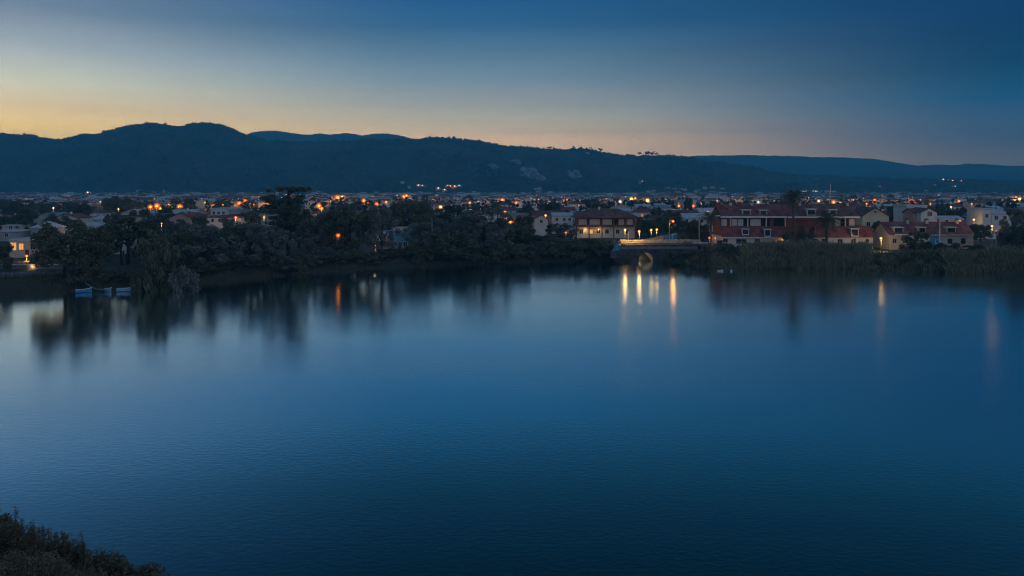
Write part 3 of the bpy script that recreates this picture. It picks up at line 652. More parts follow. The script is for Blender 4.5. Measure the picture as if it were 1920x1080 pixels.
# near shrubs on the slope under the camera, bottom left
def heath(label, px, py, Y, wid, hgt, seed, spikes):
    g = random.Random(seed); x = xat(px, Y); z0 = zg1(x, Y) - .1
    real = zat(py, Y) - z0
    e = empty('heath_shrub', (x, Y, z0), 0, label, 'shrub', 'shrubs on the near slope')
    cl = []
    for k in range(46):
        th = g.uniform(0,6.28); z = real*g.uniform(.1,.93); r = math.sqrt(g.random())*wid*math.sqrt(max(.06, 1-(z/real)**2.2))
        cl.append(((r*math.cos(th), r*math.sin(th), z), g.uniform(.12,.30)))
    v, f = leaf_cloud([c[0] for c in cl], [c[1] for c in cl], 46000, .020, seed, 1.1, 0, 1.8)
    st = MB()
    for c, r in cl[:30]: st.tube([(c[0]*.15,c[1]*.15,0),(c[0]*.7,c[1]*.7,c[2]*.55),c], [.02,.013,.005], 4, cap=False)
    VV = [v]; FF = [f]; off = len(v)
    half = wid/Y*F*.95; spikes = list(spikes)+[(px+g.uniform(-half,half)*.9, py+g.uniform(-3,26)) for q in range(12)]
    for (dx, top) in spikes:                            # upright sprigs above the outline
        bx = xat(dx, Y) - x; tz = zat(top, Y) - z0; zb = real*.55; by = g.uniform(-.2,.1)
        st.tube([(bx*.8,by,zb*.4),(bx,by,zb),(bx+g.uniform(-.03,.03),by,tz)], [.014,.010,.004], 4, cap=False)
        m = 26; C = [(bx+g.uniform(-.02,.02), by, zb+(tz-zb)*i/m) for i in range(m+1)]; R = [.10*(1-.75*i/m)+.015 for i in range(m+1)]
        v2, f2 = leaf_cloud(C, R, 900, .020, abs(seed+int(dx))+1, 1.4, 0, 1.5); VV.append(v2); FF.append(f2+off); off += len(v2)
    put('foliage', np_mesh('foliage', np.concatenate(VV), np.concatenate(FF), M['leaf_heath']), e)
    st.build('stem', M['bark'], e)
    gq = np.random.default_rng(seed+90); k = 420; th = gq.uniform(0,6.28,k); rr = np.sqrt(gq.uniform(0,1,k))*wid*1.02; zz = real*np.clip(1-(rr/wid)**2,.03,1)**.45*.80
    o = put('grass_stems', blades('grass_stems', np.stack([rr*np.cos(th), rr*np.sin(th), zz],1), .42, .012, 'leaf_heath', seed+5, .35), e); o['kind'] = 'stuff'
heath('tall dark shrub in the bottom left corner, cut by the left edge', -14, 956, 13.5, .62, 2.5, 1, [(4,948),(14,958),(-10,944),(24,978)])
heath('wide dark shrub on the near slope, second from the left corner', 42, 990, 13.0, .75, 2.3, 2, [(30,985),(60,982),(75,990),(88,992),(12,984)])
heath('dark shrub with two upright sprigs on the near slope', 108, 1012, 12.6, .62, 2.0, 3, [(100,1004),(126,992),(130,1000),(148,1004),(154,1022),(84,1002)])
heath('lowest dark shrub on the near slope at the bottom edge', 190, 1050, 12.0, .70, 1.6, 4, [(172,1032),(184,1038),(218,1040),(222,1048),(238,1052),(200,1046)])
heath('shrub at the bottom edge of the picture nearest the open water', 262, 1078, 11.6, .5, 1.4, 5, [(240,1060),(262,1068),(280,1068),(292,1076)])
heath('shrub filling the very bottom left corner in front of the others', 30, 1060, 10.6, .9, 1.6, 6, [(20,1040),(60,1046)])
heath('shrub in front of the one with two sprigs at the bottom edge', 120, 1072, 10.8, .8, 1.5, 7, [(110,1056),(150,1062)])

# ------------------------------------------------------------------ buildings
def window(parent, x, y, z, w, h, lit=None, frame='trim_white', face='front', blind=False):
    key = ('win', round(w,2), round(h,2), frame)
    if key not in PROTO:
        mb = MB(); t = max(.09, w*.08); d = .10
        mb.box(-w/2-t, -w/2, -d, .02, -t, h+t); mb.box(w/2, w/2+t, -d, .02, -t, h+t)
        mb.box(-w/2, w/2, -d, .02, h, h+t); mb.box(-w/2-.06, w/2+.06, -d-.08, -d-.002, -t-.05, -.02); mb.box(-w/2, w/2, -d, .02, -t, 0)
        mb.box(-.03, .03, -d+.03, .0, 0, h)
        pn = MB(); pn.quad([(-w/2,-.03,0),(w/2,-.03,0),(w/2,-.03,h),(-w/2,-.03,h)])
        PROTO[key] = (mb.mesh('window', M[frame]), pn.mesh('pane', M['glass']), pn.mesh('pane', M['window_lit']), pn.mesh('pane', M['blind']))
    P = PROTO[key]
    o = put('window', P[0], parent, (x, y, z)); 
    if face == 'right': o.rotation_euler = (0,0,math.pi/2)
    if face == 'left': o.rotation_euler = (0,0,-math.pi/2)
    put('pane', P[2] if lit else (P[3] if blind else P[1]), o)
    return o
def roof_mesh(w, d, z0, z1, kind, over=.4, thick=.22):
    mb = MB(); a, b = w/2+over, d/2+over
    if kind == 'gable_x':    # ridge along X
        for s in (-1, 1):
            mb.poly([(-a,s*b,z0-.0),(a,s*b,z0),(a,0,z1),(-a,0,z1),(-a,s*b,z0+thick),(a,s*b,z0+thick),(a,0,z1+thick),(-a,0,z1+thick)],
                    [(0,1,2,3),(4,7,6,5),(0,4,5,1),(1,5,6,2),(3,7,4,0)])
    elif kind == 'gable_y':
        for s in (-1, 1):
            mb.poly([(s*a,-b,z0),(s*a,b,z0),(0,b,z1),(0,-b,z1),(s*a,-b,z0+thick),(s*a,b,z0+thick),(0,b,z1+thick),(0,-b,z1+thick)],
                    [(0,1,2,3),(4,7,6,5),(0,4,5,1),(1,5,6,2),(3,7,4,0)])
    elif kind == 'hip':
        r = max(.3, a-b*.9)
        mb.poly([(-a,-b,z0),(a,-b,z0),(a,b,z0),(-a,b,z0),(-a,-b,z0+thick),(a,-b,z0+thick),(a,b,z0+thick),(-a,b,z0+thick),(-r,0,z1),(r,0,z1)],
                [(3,2,1,0),(0,1,5,4),(1,2,6,5),(2,3,7,6),(3,0,4,7),(4,5,9,8),(6,7,8,9),(5,6,9),(7,4,8)])
    else:
        mb.box(-a+.2, a-.2, -b+.2, b-.2, z0, z0+.3)
        for (x0,x1,y0,y1) in ((-a+.2,a-.2,-b+.2,-b+.45),(-a+.2,a-.2,b-.45,b-.2),(-a+.2,-a+.45,-b+.46,b-.46),(a-.45,a-.2,-b+.46,b-.46)): mb.box(x0,x1,y0,y1,z0+.302,z0+.75)
    return mb
def wall_mesh(w, d, h, z1, kind, base=-1.0):
    mb = MB(); mb.box(-w/2, w/2, -d/2, d/2, base, h)
    if kind == 'gable_x':
        for s in (-1, 1): mb.poly([(s*w/2,-d/2,h),(s*w/2,d/2,h),(s*w/2,0,z1-.02)], [(0,1,2)])
    if kind == 'gable_y':
        for s in (-1, 1): mb.poly([(-w/2,s*d/2,h),(w/2,s*d/2,h),(0,s*d/2,z1-.02)], [(0,1,2)])
    return mb
def aerial(parent, x, y, z, h):
    mb = MB(); mb.tube([(x,y,z-.3),(x,y,z+h)], [.035,.03], 5)
    for i in range(4): mb.tube([(x-.45+.06*i,y,z+h-.12-.22*i),(x+.45-.06*i,y,z+h-.12-.22*i)], [.02,.02], 4)
    mb.build('aerial', M['metal_grey'], parent)
def chimney(parent, x, y, z0, z1):
    mb = MB(); mb.box(x-.4,x+.4,y-.35,y+.35,z0,z1); o = mb.build('chimney', M['wall_cream'], parent)
    mb = MB(); mb.box(x-.5,x+.5,y-.45,y+.45,z1+.002,z1+.16); mb.box(x-.22,x+.22,y-.2,y+.2,z1+.162,z1+.5); mb.build('chimney_cap', M['roof_brown'], o)
def house(label, px0, px1, Y, eave_py, ridge_py, d, kind, wall, roof, wins=(), rz=0, zb=None, chimney=None, cat='house', group='houses behind the trees', name='house', doors=()):
    xc = (xat(px0,Y)+xat(px1,Y))/2; w = xat(px1,Y)-xat(px0,Y); z0 = zg1(xc, Y) if zb is None else zb
    h = zat(eave_py, Y)-z0; r = zat(ridge_py, Y)-z0
    e = empty(name, (xc, Y+d/2, z0), rz, label, cat, group)
    wall_mesh(w, d, h, r, kind).build('wall', M[wall], e)
    rf = roof_mesh(w, d, h, r, kind).build('roof', M[roof], e)
    if chimney is not None:
        mb = MB(); mb.box(chimney-.35, chimney+.35, .3, 1.0, h+.2, r+1.1); mb.box(chimney-.45, chimney+.45, .2, 1.1, r+1.102, r+1.25); mb.build('chimney', M['wall_cream'], rf)
    if kind != 'flat' and w > 6: aerial(rf, -w*.25, 0, r, 1.6+.5*((px0*7)%3))
    for q in wins:                        # (px, py of the sill, width m, height m, lit)
        window(e, xat(q[0], Y)-xc, -d/2, zat(q[1], Y)-z0, q[2], q[3], q[4] if len(q) > 4 else None)
    for q in doors:
        mb = MB(); x = xat(q, Y)-xc; mb.box(x-.5, x+.5, -d/2-.05, -d/2+.02, 0, 2.1); o = mb.build('door', M['wood'], e)
        mb = MB(); mb.box(x+.34, x+.42, -d/2-.11, -d/2-.052, 1.0, 1.1); mb.build('handle', M['metal_grey'], o)
    OCC.append(((px0+px1)/2, ridge_py, (px1-px0)/2, Y))
    return e

def lamp_light(parent, loc, power, col=(1,.55,.16), r=.25):
    d = bpy.data.lights.new('lamp_light', 'POINT'); d.energy = power; d.color = col; d.shadow_soft_size = r
    o = bpy.data.objects.new('lamp_light', d); COL.objects.link(o); o.parent = parent; o.location = loc
def street_lamp(label, px, py, Y, bulb='lamp_yellow', r=.33, power=220, group='lit street lamps', zb=None, light=True, arm=0.0, post=.07):
    x, _, z = at(px, py, Y); z0 = zg1(x, Y) if zb is None else zb
    h = max(1.2, z - z0)
    e = empty('street_lamp', (x-arm, Y, z0), 0, label, 'street lamp', group)
    mb = MB(); mb.tube([(0,0,-.3),(0,0,.5),(0,0,h-.25 if not arm else h+.15)], [post*1.6,post*1.2,post], 7); mb.build('post', M['metal_grey'], e)
    if arm:
        mb = MB(); mb.tube([(0,0,h+.1),(arm*.6,0,h+.35),(arm,0,h+.28)], [post*.7]*3, 6); mb.build('arm', M['metal_grey'], e)
    mb = MB(); mb.tube([(arm,0,h+r*1.45),(arm,0,h+r*1.8)], [r*.8,r*.2], 9); mb.build('cap', M['metal_dark'], e)
    c_ = bulb[5:]; mb = MB(); mb.ball((arm,0,h), r*.72, 10, 7); mb.build('bulb', M['bulb_'+c_], e, True)
    mb = MB(); mb.ball((arm,0,h), r*1.5, 12, 8); mb.build('halo_shell', M['glass_'+c_], e, True)  # glowing ball added around the bulb as its halo
    if light: lamp_light(e, (arm, -.05, h-r*1.5-.4), power, {'lamp_yellow':(1,.58,.17),'lamp_orange':(1,.40,.07),'lamp_white':(1,.78,.5),'lamp_red':(1,.3,.07)}[bulb], .35)
    return e

# the long terrace with red tiled skirts
def terrace():
    Y = 226.0; x0, x1 = xat(1353,Y), xat(1637,Y); xc = (x0+x1)/2; z0 = 2.7
    e = empty('terrace_house', (xc, Y, z0), 0, 'long red terrace with two tiers of red tile and pale cornice behind the reeds', 'house', 'houses behind the reeds')
    X = lambda px: xat(px, Y)-xc
    Z = lambda py: zat(py, Y)-z0
    L_, R_ = X(1353), X(1637); RU = X(1613)
    mb = MB(); mb.box(L_, R_, 0, 11, -1, Z(443)); mb.build('ground_wall', M['wall_white'], e)
    mb = MB(); mb.box(L_+.3, R_-.3, 1.2, 11, Z(443)+.002, Z(425)+.0); mb.box(L_, X(1612), 2.0, 11, Z(425)+.002, Z(408)); mb.build('upper_wall', M['wall_red'], e)
    def slope(name, xa, xb, ya, za, yb, zb, mtl, th=.25):
        m = MB(); m.poly([(xa,ya,za),(xb,ya,za),(xb,yb,zb),(xa,yb,zb),(xa,ya,za+th),(xb,ya,za+th),(xb,yb,zb+th),(xa,yb,zb+th)],
            [(3,2,1,0),(4,5,6,7),(0,1,5,4),(1,2,6,5),(2,3,7,6),(3,0,4,7)]); return m.build(name, M[mtl], e)
    lr = slope('lower_roof', L_-.1, R_+.1, -.5, Z(445), 1.7, Z(426), 'roof_red')
    ur = slope('upper_roof', L_-.1, X(1486), .7, Z(406), 6, Z(385), 'roof_red')
    ur2 = slope('upper_roof', X(1486)+.05, RU, .9, Z(406.5), 6.2, Z(384.5), 'roof_brown')
    slope('back_roof', L_-.1, RU, 11.4, Z(406), 6.25, Z(385), 'roof_red')
    mb = MB(); mb.box(L_, X(1476), .35, 1.3, Z(408.5), Z(405.2)); mb.build('cornice', M['trim_white'], e)
    mb = MB(); mb.box(X(1478), RU+.1, .30, 1.3, Z(409), Z(405.8)); mb.build('cornice', M['trim_white'], e)
    mb = MB(); mb.box(L_-.2, X(1470), -.75, -.52, Z(446.5), Z(444.2)); mb.build('gutter', M['trim_white'], e)
    for (a, b) in ((1356,1366),(1376,1385.5),(1387,1397),(1410.5,1430),(1571,1580),(1597,1607)):      # drawn blinds on the gallery
        m = MB(); m.box(X(a), X(b), 1.80, 1.98, Z(424), Z(411)); m.box(X(a), X(a)+.12, 1.70, 1.795, Z(424), Z(411)); m.box(X(b)-.12, X(b), 1.70, 1.795, Z(424), Z(411)); m.build('blind', M['blind'], e)
    for (a, b) in ((1398,1409),(1431,1438),(1440,1448),(1455,1475),(1582,1595)):
        m = MB(); m.box(X(a), X(b), 1.85, 1.985, Z(424.5), Z(410.5)); m.build('doorway', M['dark_opening'], e)
    for a in (1372, 1404, 1439, 1475, 1560, 1588):
        m = MB(); m.box(X(a)-.18, X(a)+.18, .95, 1.25, Z(425), Z(408.6)); m.build('pillar', M['wall_cream'], e)
    def dormer(px, py0, py1, wpx, yb):
        w = wpx/F*Y; h = (py1-py0)/F*Y; x = X(px); z = Z(py1)
        m = MB(); m.box(-w/2, w/2, .1, 2.6, 0, h); dm = m.build('dormer', M['wall_cream'], e); dm.location = (x, yb, z)
        m = MB(); m.box(-w/2-.25, w/2+.25, -.35, 2.6, h+.002, h+.25); m.build('dormer_roof', M['trim_white'], dm)
        m = MB(); m.box(-w/2+.2, w/2-.2, .02, .098, .25, h-.15); m.build('pane', M['glass'], dm)
        m = MB(); m.box(-w/2+.02, -w/2+.2, -.02, .097, .1, h-.05); m.box(w/2-.2, w/2-.02, -.02, .097, .1, h-.05); m.box(-w/2, w/2, -.1, .097, -.1, .098); m.build('frame', M['trim_white'], dm)
    for a in ((1397,430,440,12,-.4),(1438,430.5,443,12,-.7),(1601,429.5,443,14,-.6)): dormer(*a)
    for a in ((1402,394.5,403.5,15,1.2),(1434,395,403.5,14,1.2),(1524,393,404,16,1.2),(1565,394,404,13,1.2)): dormer(*a)
    for px, w, h in ((1360,1.4,1.6),(1390,3.2,1.4),(1420,1.5,1.5),(1500,1.2,1.6),(1528,1.6,1.5),(1545,1.3,1.5),(1575,1.5,1.4),(1600,1.4,1.6)):
        window(e, X(px), 0, Z(457), w, h)
    m = MB(); m.box(X(1466), X(1481), -.06, .01, Z(452), Z(444.8)); m.build('lit_doorway', M['window_lit'], e)
    m = MB(); m.tube([(X(1626),-.05,Z(451)),(X(1626),-.12,Z(451))], [.5,.5], 14); m.build('round_window', M['dark_opening'], e)
    lamp_light(e, (X(1473), -.7, Z(448)), 120, (1,.42,.08))
    for a, h in ((1372,2.0),(1448,2.6),(1541,2.2),(1590,2.8)): aerial(e, X(a), 6.4, Z(384.5), h)
    for a in (1380,1420,1512,1604): chimney(e, X(a), 5.6, Z(388), Z(380.5))
    OCC.append((1495, 385, 142, Y))
terrace()
def low_house():
    Y = 222.0; x0, x1 = xat(1666,Y), xat(1826,Y); xc = (x0+x1)/2; z0 = 2.7; X = lambda px: xat(px,Y)-xc; Z = lambda py: zat(py,Y)-z0
    e = empty('long_low_house', (xc, Y, z0), 0, 'long low pale house with brown red roof and dormers right of the terrace', 'house', 'houses behind the reeds')
    L_, R_ = X(1667), X(1825)
    m = MB(); m.box(L_, R_, 0, 10, -1, Z(440)); m.poly([(L_,0,Z(440)),(L_,10,Z(440)),(L_,5,Z(420))],[(0,1,2)]); m.poly([(R_,0,Z(440)),(R_,10,Z(440)),(R_,5,Z(420))],[(0,1,2)]); m.build('wall', M['wall_cream'], e)
    for nm, s in (('front_roof',1),('back_roof',-1)):
        ya, yb = (-.4, 5) if s > 0 else (10.4, 5.003)
        m = MB(); m.poly([(L_-.3,ya,Z(440.5)),(R_+.3,ya,Z(440.5)),(R_+.3,yb,Z(418.5)),(L_-.3,yb,Z(418.5)),(L_-.3,ya,Z(439)),(R_+.3,ya,Z(439)),(R_+.3,yb,Z(417)),(L_-.3,yb,Z(417))],
            [(3,2,1,0),(4,5,6,7),(0,1,5,4),(1,2,6,5),(2,3,7,6),(3,0,4,7)]); m.build(nm, M['roof_red'], e)
    m = MB(); m.box(X(1676), X(1704), -.75, -.43, Z(440.2), Z(438.4)); m.build('gutter', M['trim_white'], e)
    m = MB(); m.box(X(1744), X(1824), -.75, -.43, Z(441), Z(439.6)); m.build('gutter', M['trim_white'], e)
    m = MB(); m.box(X(1744), X(1764), -.08, -.004, -.5, Z(442)); m.build('blue_panel', M['wall_blue'], e)
    for px, wpx in ((1687,17),(1731,13),(1786,17)):
        w = wpx/F*Y; h = 10/F*Y
        m = MB(); m.box(-w/2, w/2, 0, 2.6, 0, h); dm = m.build('dormer', M['wall_cream'], e); dm.location = (X(px), .6, Z(437))
        m = MB(); m.box(-w/2-.2, w/2+.2, -.35, 2.6, h+.002, h+.22); m.build('dormer_roof', M['trim_white'], dm)
        m = MB(); m.box(-w/2+.22, w/2-.22, -.06, -.003, .2, h-.12); m.build('pane', M['glass'], dm)
    for px, w, h in ((1677,1.2,1.4),(1696,1.0,1.3),(1781,1.2,1.3),(1806,1.2,1.4),(1757,1.0,1.2)): window(e, X(px), 0, Z(456), w, h, frame='metal_dark' if px > 1770 else 'trim_white')
    for a, h in ((1700,2.2),(1772,1.8)): aerial(e, X(a), 5, Z(417), h)
    for a in (1715,1752,1810): chimney(e, X(a), 4.2, Z(421), Z(413.5))
    OCC.append((1745, 418, 80, Y))
low_house()
hr = 'houses behind the reeds'
house('yellow gabled house rising behind the right end of the red terrace', 1617, 1667, 246, 406, 390, 12, 'gable_y', 'wall_yellow', 'roof_brown', [(1641,399,.8,.7),(1628,424,1.2,1.4),(1655,424,1.2,1.4)], group=hr)
house('white gabled house with an arched window above the long low roof', 1727, 1757, 262, 399, 391, 9, 'gable_y', 'wall_white', 'roof_brown', [(1741,405,.7,1.5),(1745.5,405,.7,1.5),(1735,417,1,1.3)], group=hr)
house('tall white flat house half hidden by the white gabled one', 1701, 1738, 276, 388, 388, 10, 'flat', 'wall_white', 'roof_pale', [(1710,402,1.1,1.3),(1722,402,1.1,1.3)], group=hr)
house('low brown roofed wing joined to the left of the white gabled house', 1713, 1726.5, 265, 400, 392, 7, 'gable_x', 'wall_pink', 'roof_red', [(1720,412,1,1.2)], group=hr)
house('white house with a pale flat end near the right edge', 1842, 1858, 268, 394, 394, 9, 'flat', 'wall_white', 'roof_pale', [(1850,408,1,1.4)], group=hr)
house('pale hip roofed house beside the white one near the right edge', 1859, 1896, 268, 402, 391, 9, 'hip', 'wall_white', 'roof_pale', [(1868,412,1.2,1.4),(1884,412,1.2,1.4)], group=hr)
house('low house with an orange lit wall behind the thin pale pole', 1762, 1806, 262, 412, 406, 7, 'gable_x', 'wall_cream', 'roof_pale', [(1775,417,1,1)], group=hr)
# the villa by the bridge
def villa():
    Y = 274.0; xc = (xat(1078,Y)+xat(1194,Y))/2; z0 = 2.9; X = lambda px: xat(px,Y)-xc; Z = lambda py: zat(py,Y)-z0
    e = empty('villa', (xc, Y, z0), 0, 'wide red roofed two storey villa with lit ground floor left of the bridge lamps', 'house', 'houses left of the bridge')
    w = X(1190)-X(1082)
    m = MB(); m.box(X(1082), X(1190), 0, 11, -1, Z(425)); m.build('ground_wall', M['wall_white'], e)
    m = MB(); m.box(X(1082), X(1190), .02, 11, Z(425)+.003, Z(408)); m.build('upper_wall', M['wall_red'], e)
    r = roof_mesh(w+2, 14, Z(408.5), Z(391.5), 'hip', .5).build('roof', M['roof_brown'], e); r.location = (0, 5.2, 0)
    m = MB(); m.box(X(1080), X(1192), -1.6, -.004, Z(425), Z(423.4)); bl = m.build('balcony', M['roof_brown'], e)
    m = MB(); m.box(X(1080), X(1192), -1.6, -1.5, Z(423.39), Z(421)); m.build('parapet', M['roof_brown'], bl)
    for a in (1080.5, 1104, 1128, 1150, 1172, 1191): 
        m = MB(); m.box(X(a)-.2, X(a)+.2, -1.55, -1.2, 0, Z(425.02)); m.box(X(a)-.2, X(a)+.2, -1.45, -1.1, Z(420.9), Z(408.8)); m.build('pillar', M['wall_red'], e)
    for a, b in ((1085,1100),(1105,1125),(1130,1147),(1160,1170),(1176,1186)):
        m = MB(); m.box(X(a), X(b), -.10, -.003, Z(422.8), Z(411)); m.build('blind', M['blind'], e)
    for a, b in ((1101,1104.6),(1126,1129.6),(1148,1158)):
        m = MB(); m.box(X(a), X(b), -.06, -.003, Z(422.8), Z(411)); m.build('doorway', M['dark_opening'], e)
    for px, lit in ((1090,0),(1108,1),(1122,0),(1138,0),(1158,0),(1176,0)): window(e, X(px), 0, Z(438), 1.3, 1.5, lit)
    for px, p in ((1097,45),(1122,45)):
        m = MB(); m.ball((X(px),-.9,Z(430)), .22, 8, 6); m.build('wall_lamp', M['lamp_yellow'], e, True); lamp_light(e, (X(px), -.95, Z(432)), p)
    aerial(e, X(1112), 5.2, Z(392), 2.4); aerial(e, X(1160), 5.2, Z(393), 1.9); chimney(e, X(1126), 4.4, Z(396), Z(388))
    OCC.append((1136, 392, 60, Y))
villa()
gl = 'houses left of the bridge'
house('white gabled house behind the bank trees left of the villa', 1003, 1027, 286, 411, 404, 10, 'gable_y', 'wall_white', 'roof_brown', [(1015,418,1,1.2)], group=gl)
house('long red roofed house behind the white gabled one', 994, 1056, 312, 404, 396, 9, 'gable_x', 'wall_pink', 'roof_brown', [(1040,412,1,1.2)], group=gl)
house('low white house just left of the villa', 1036, 1074, 300, 405, 400, 9, 'gable_x', 'wall_white', 'roof_pale', [(1044,414,1,1.2),(1058,414,1,1.2),(1068,414,1,1.2)], group=gl)
house('flat grey house glowing orange behind the feathery dome tree', 938, 990, 318, 404, 399, 11, 'hip', 'wall_pink', 'roof_grey', [(948,412,1.2,1.3,1),(975,412,1.2,1.3)], group=gl)
house('blue walled house behind the slim twiggy tree', 733, 768, 222, 432, 428, 8, 'flat', 'wall_blue', 'roof_pale', [(741,462,1,1.3),(760,462,1.2,1.4)], doors=(750,), group=gl)
house('small pale blue house left of the blue walled one', 706, 731, 226, 441, 434, 7, 'gable_x', 'wall_white', 'roof_pale', [(713,460,1,1.2),(724,460,1,1.2)], group=gl)
hl = 'houses on the left side'
house('white flat roofed block standing out above the feathery trees', 395, 424, 352, 393, 393, 14, 'flat', 'wall_white', 'roof_pale', [(401,402,1.2,1.4),(410,402,1.2,1.4),(419,402,1.2,1.4),(401,413,1.2,1.4),(410,413,1.2,1.4)], group=hl, rz=.0)
house('grey flat block joined to the right of the white one', 425, 452, 356, 396, 396, 12, 'flat', 'wall_grey', 'roof_grey', [(432,406,1.2,1.4),(444,406,1.2,1.4)], group=hl)
house('low pale house with a lit gable below the white block', 330, 392, 338, 421, 415, 10, 'hip', 'wall_white', 'roof_pale', [(384,425,1.3,1.0,1),(350,426,1.2,1),(366,426,1.2,1)], group=hl)
house('house with glowing yellow windows on the left bank behind the near lamp', 18, 92, 196, 453, 448, 9, 'flat', 'wall_cream', 'roof_pale', [(25.5,469,1.5,2.0,1),(40,468,1.2,1.6,1),(62,468,1.3,1.5),(80,468,1.3,1.5)], group=hl, doors=(51,))
house('pale domed marquee roof between the left trees', 58, 93, 262, 428, 415, 9, 'hip', 'wall_grey', 'roof_pale', [(75,436,1.2,1.2)], group=hl)
house('flat pale roofed shed at the left edge', -6, 30, 258, 435, 430, 9, 'hip', 'wall_grey', 'roof_pale', [(12,444,1.2,1.2)], group=hl)
house('pale roofed bungalow above the shed at the left edge', 4, 40, 296, 424, 417, 9, 'hip', 'wall_cream', 'roof_pale', [(20,430,1.2,1.2)], group=hl)
house('small white roofed house between the dark town trees', 168, 192, 330, 412, 404, 9, 'hip', 'wall_white', 'roof_pale', [(180,420,1.2,1.2)], group=hl)
house('low white house in front of the small white roofed one', 144, 188, 300, 424, 417, 9, 'hip', 'wall_white', 'roof_pale', [(156,433,1.2,1.2),(172,433,1.2,1.2)], group=hl)
house('bluish house seen through the trunks of the flat topped pine', 196, 262, 206, 456, 450, 8, 'gable_x', 'wall_white', 'roof_pale', [(205,478,1.2,1.2),(230,478,1.2,1.2),(252,478,1.2,1.2)], group=hl)

# ------------------------------------------------------------------ bridge, road, ramp
def bridge():
    Y = 213.0; xc = xat(1215, Y); X = lambda px: xat(px,Y)-xc; Z = lambda py: zat(py,Y)
    e = empty('bridge', (xc, Y, 0), 0, 'old stone road bridge with one round culvert arch over the inlet', 'bridge')
    L_, R_ = X(1150), X(1310); top = Z(467); R = 2.05; xa = X(1211); n = 18; th = 9.0
    m = MB()                                             # face wall with the arch cut out, front and back
    arc = [(xa-R*math.cos(math.pi*i/n), R*math.sin(math.pi*i/n)+.55) for i in range(n+1)]
    for y in (0, th):
        for i in range(n):
            (ax, az), (bx, bz) = arc[i], arc[i+1]; m.quad([(ax,y,az),(bx,y,bz),(bx,y,top),(ax,y,top)])
        m.quad([(L_,y,-2.5),(xa-R,y,-2.5),(xa-R,y,top),(L_,y,top)]); m.quad([(xa+R,y,-2.5),(R_,y,-2.5),(R_,y,top),(xa+R,y,top)])
    m.quad([(L_,0,top),(R_,0,top),(R_,th,top),(L_,th,top)])
    m.build('spandrel_wall', M['stone'], e)
    m = MB(); sk = -1.6                                  # barrel of the culvert runs off to the left
    full = [(xa-R,-2.0)]+arc+[(xa+R,-2.0)]
    for i in range(len(full)-1):
        (ax, az), (bx, bz) = full[i], full[i+1]
        for k in range(3): 
            y0, y1 = th*k/3, th*(k+1)/3; s0, s1 = sk*k/3, sk*(k+1)/3
            m.quad([(ax+s0,y0,az),(ax+s1,y1,az),(bx+s1,y1,bz),(bx+s0,y0,bz)])
    m.build('barrel', M['stone_pale'], e)
    for i in range(n):                                   # ring of arch stones
        a0, a1 = math.pi*i/n+.012, math.pi*(i+1)/n-.012; mb = MB(); r1 = R+.55+.08*((i*7)%3); p = -.10-.03*((i*5)%3)
        q = [(xa-rr*math.cos(a), rr*math.sin(a)+.55) for rr, a in ((R-.03,a0),(R-.03,a1),(r1,a1),(r1,a0))]
        mb.poly([(x,p,z) for x,z in q]+[(x,.02,z) for x,z in q], [(0,1,2,3),(7,6,5,4),(0,4,5,1),(1,5,6,2),(2,6,7,3),(3,7,4,0)]); mb.build('arch_stone', M['stone'], e)
    g = random.Random(3); x = L_; k = 0
    while x < R_-.4:                                     # coping slabs
        w = g.uniform(1.3,1.9); x2 = min(R_, x+w); mb = MB(); mb.box(x+.02, x2-.02, -.18-.02*(k%2), .62, top+.002, top+.72+g.uniform(-.03,.03)); mb.build('coping_stone', M['coping'], e); x = x2; k += 1
    g = random.Random(8); z = .1; row = 0                # courses of face stones standing proud of the wall
    while z < top-.35:
        hh = g.uniform(.42,.6); x = L_ + (.5 if row % 2 else 0)
        while x < R_-.3:
            w = g.uniform(.7,1.5); cx = x+w/2; cz = z+hh/2
            if math.hypot(cx-xa, cz-.55) > R+.62+w*.35:
                mb = MB(); p = -.04-.05*g.random(); mb.box(x+.03, x+w-.03, p, .01, z+.03, z+hh-.03); mb.build('stone', M['stone'], e)
            x += w
        z += hh; row += 1
    mb = MB(); mb.ball((xa-1.75, 2.6, 1.9), .12, 8, 6); mb.build('culvert_lamp', M['lamp_white'], e, True); lamp_light(e, (xa-1.45, 2.6, 1.8), 80, (1,.76,.48), .15)
    m = MB(); m.box(xa-R-1.6, xa+R-.8, th+1.5, th+2.2, -2, 5); m.build('end_wall', M['stone_pale'], e)
bridge()
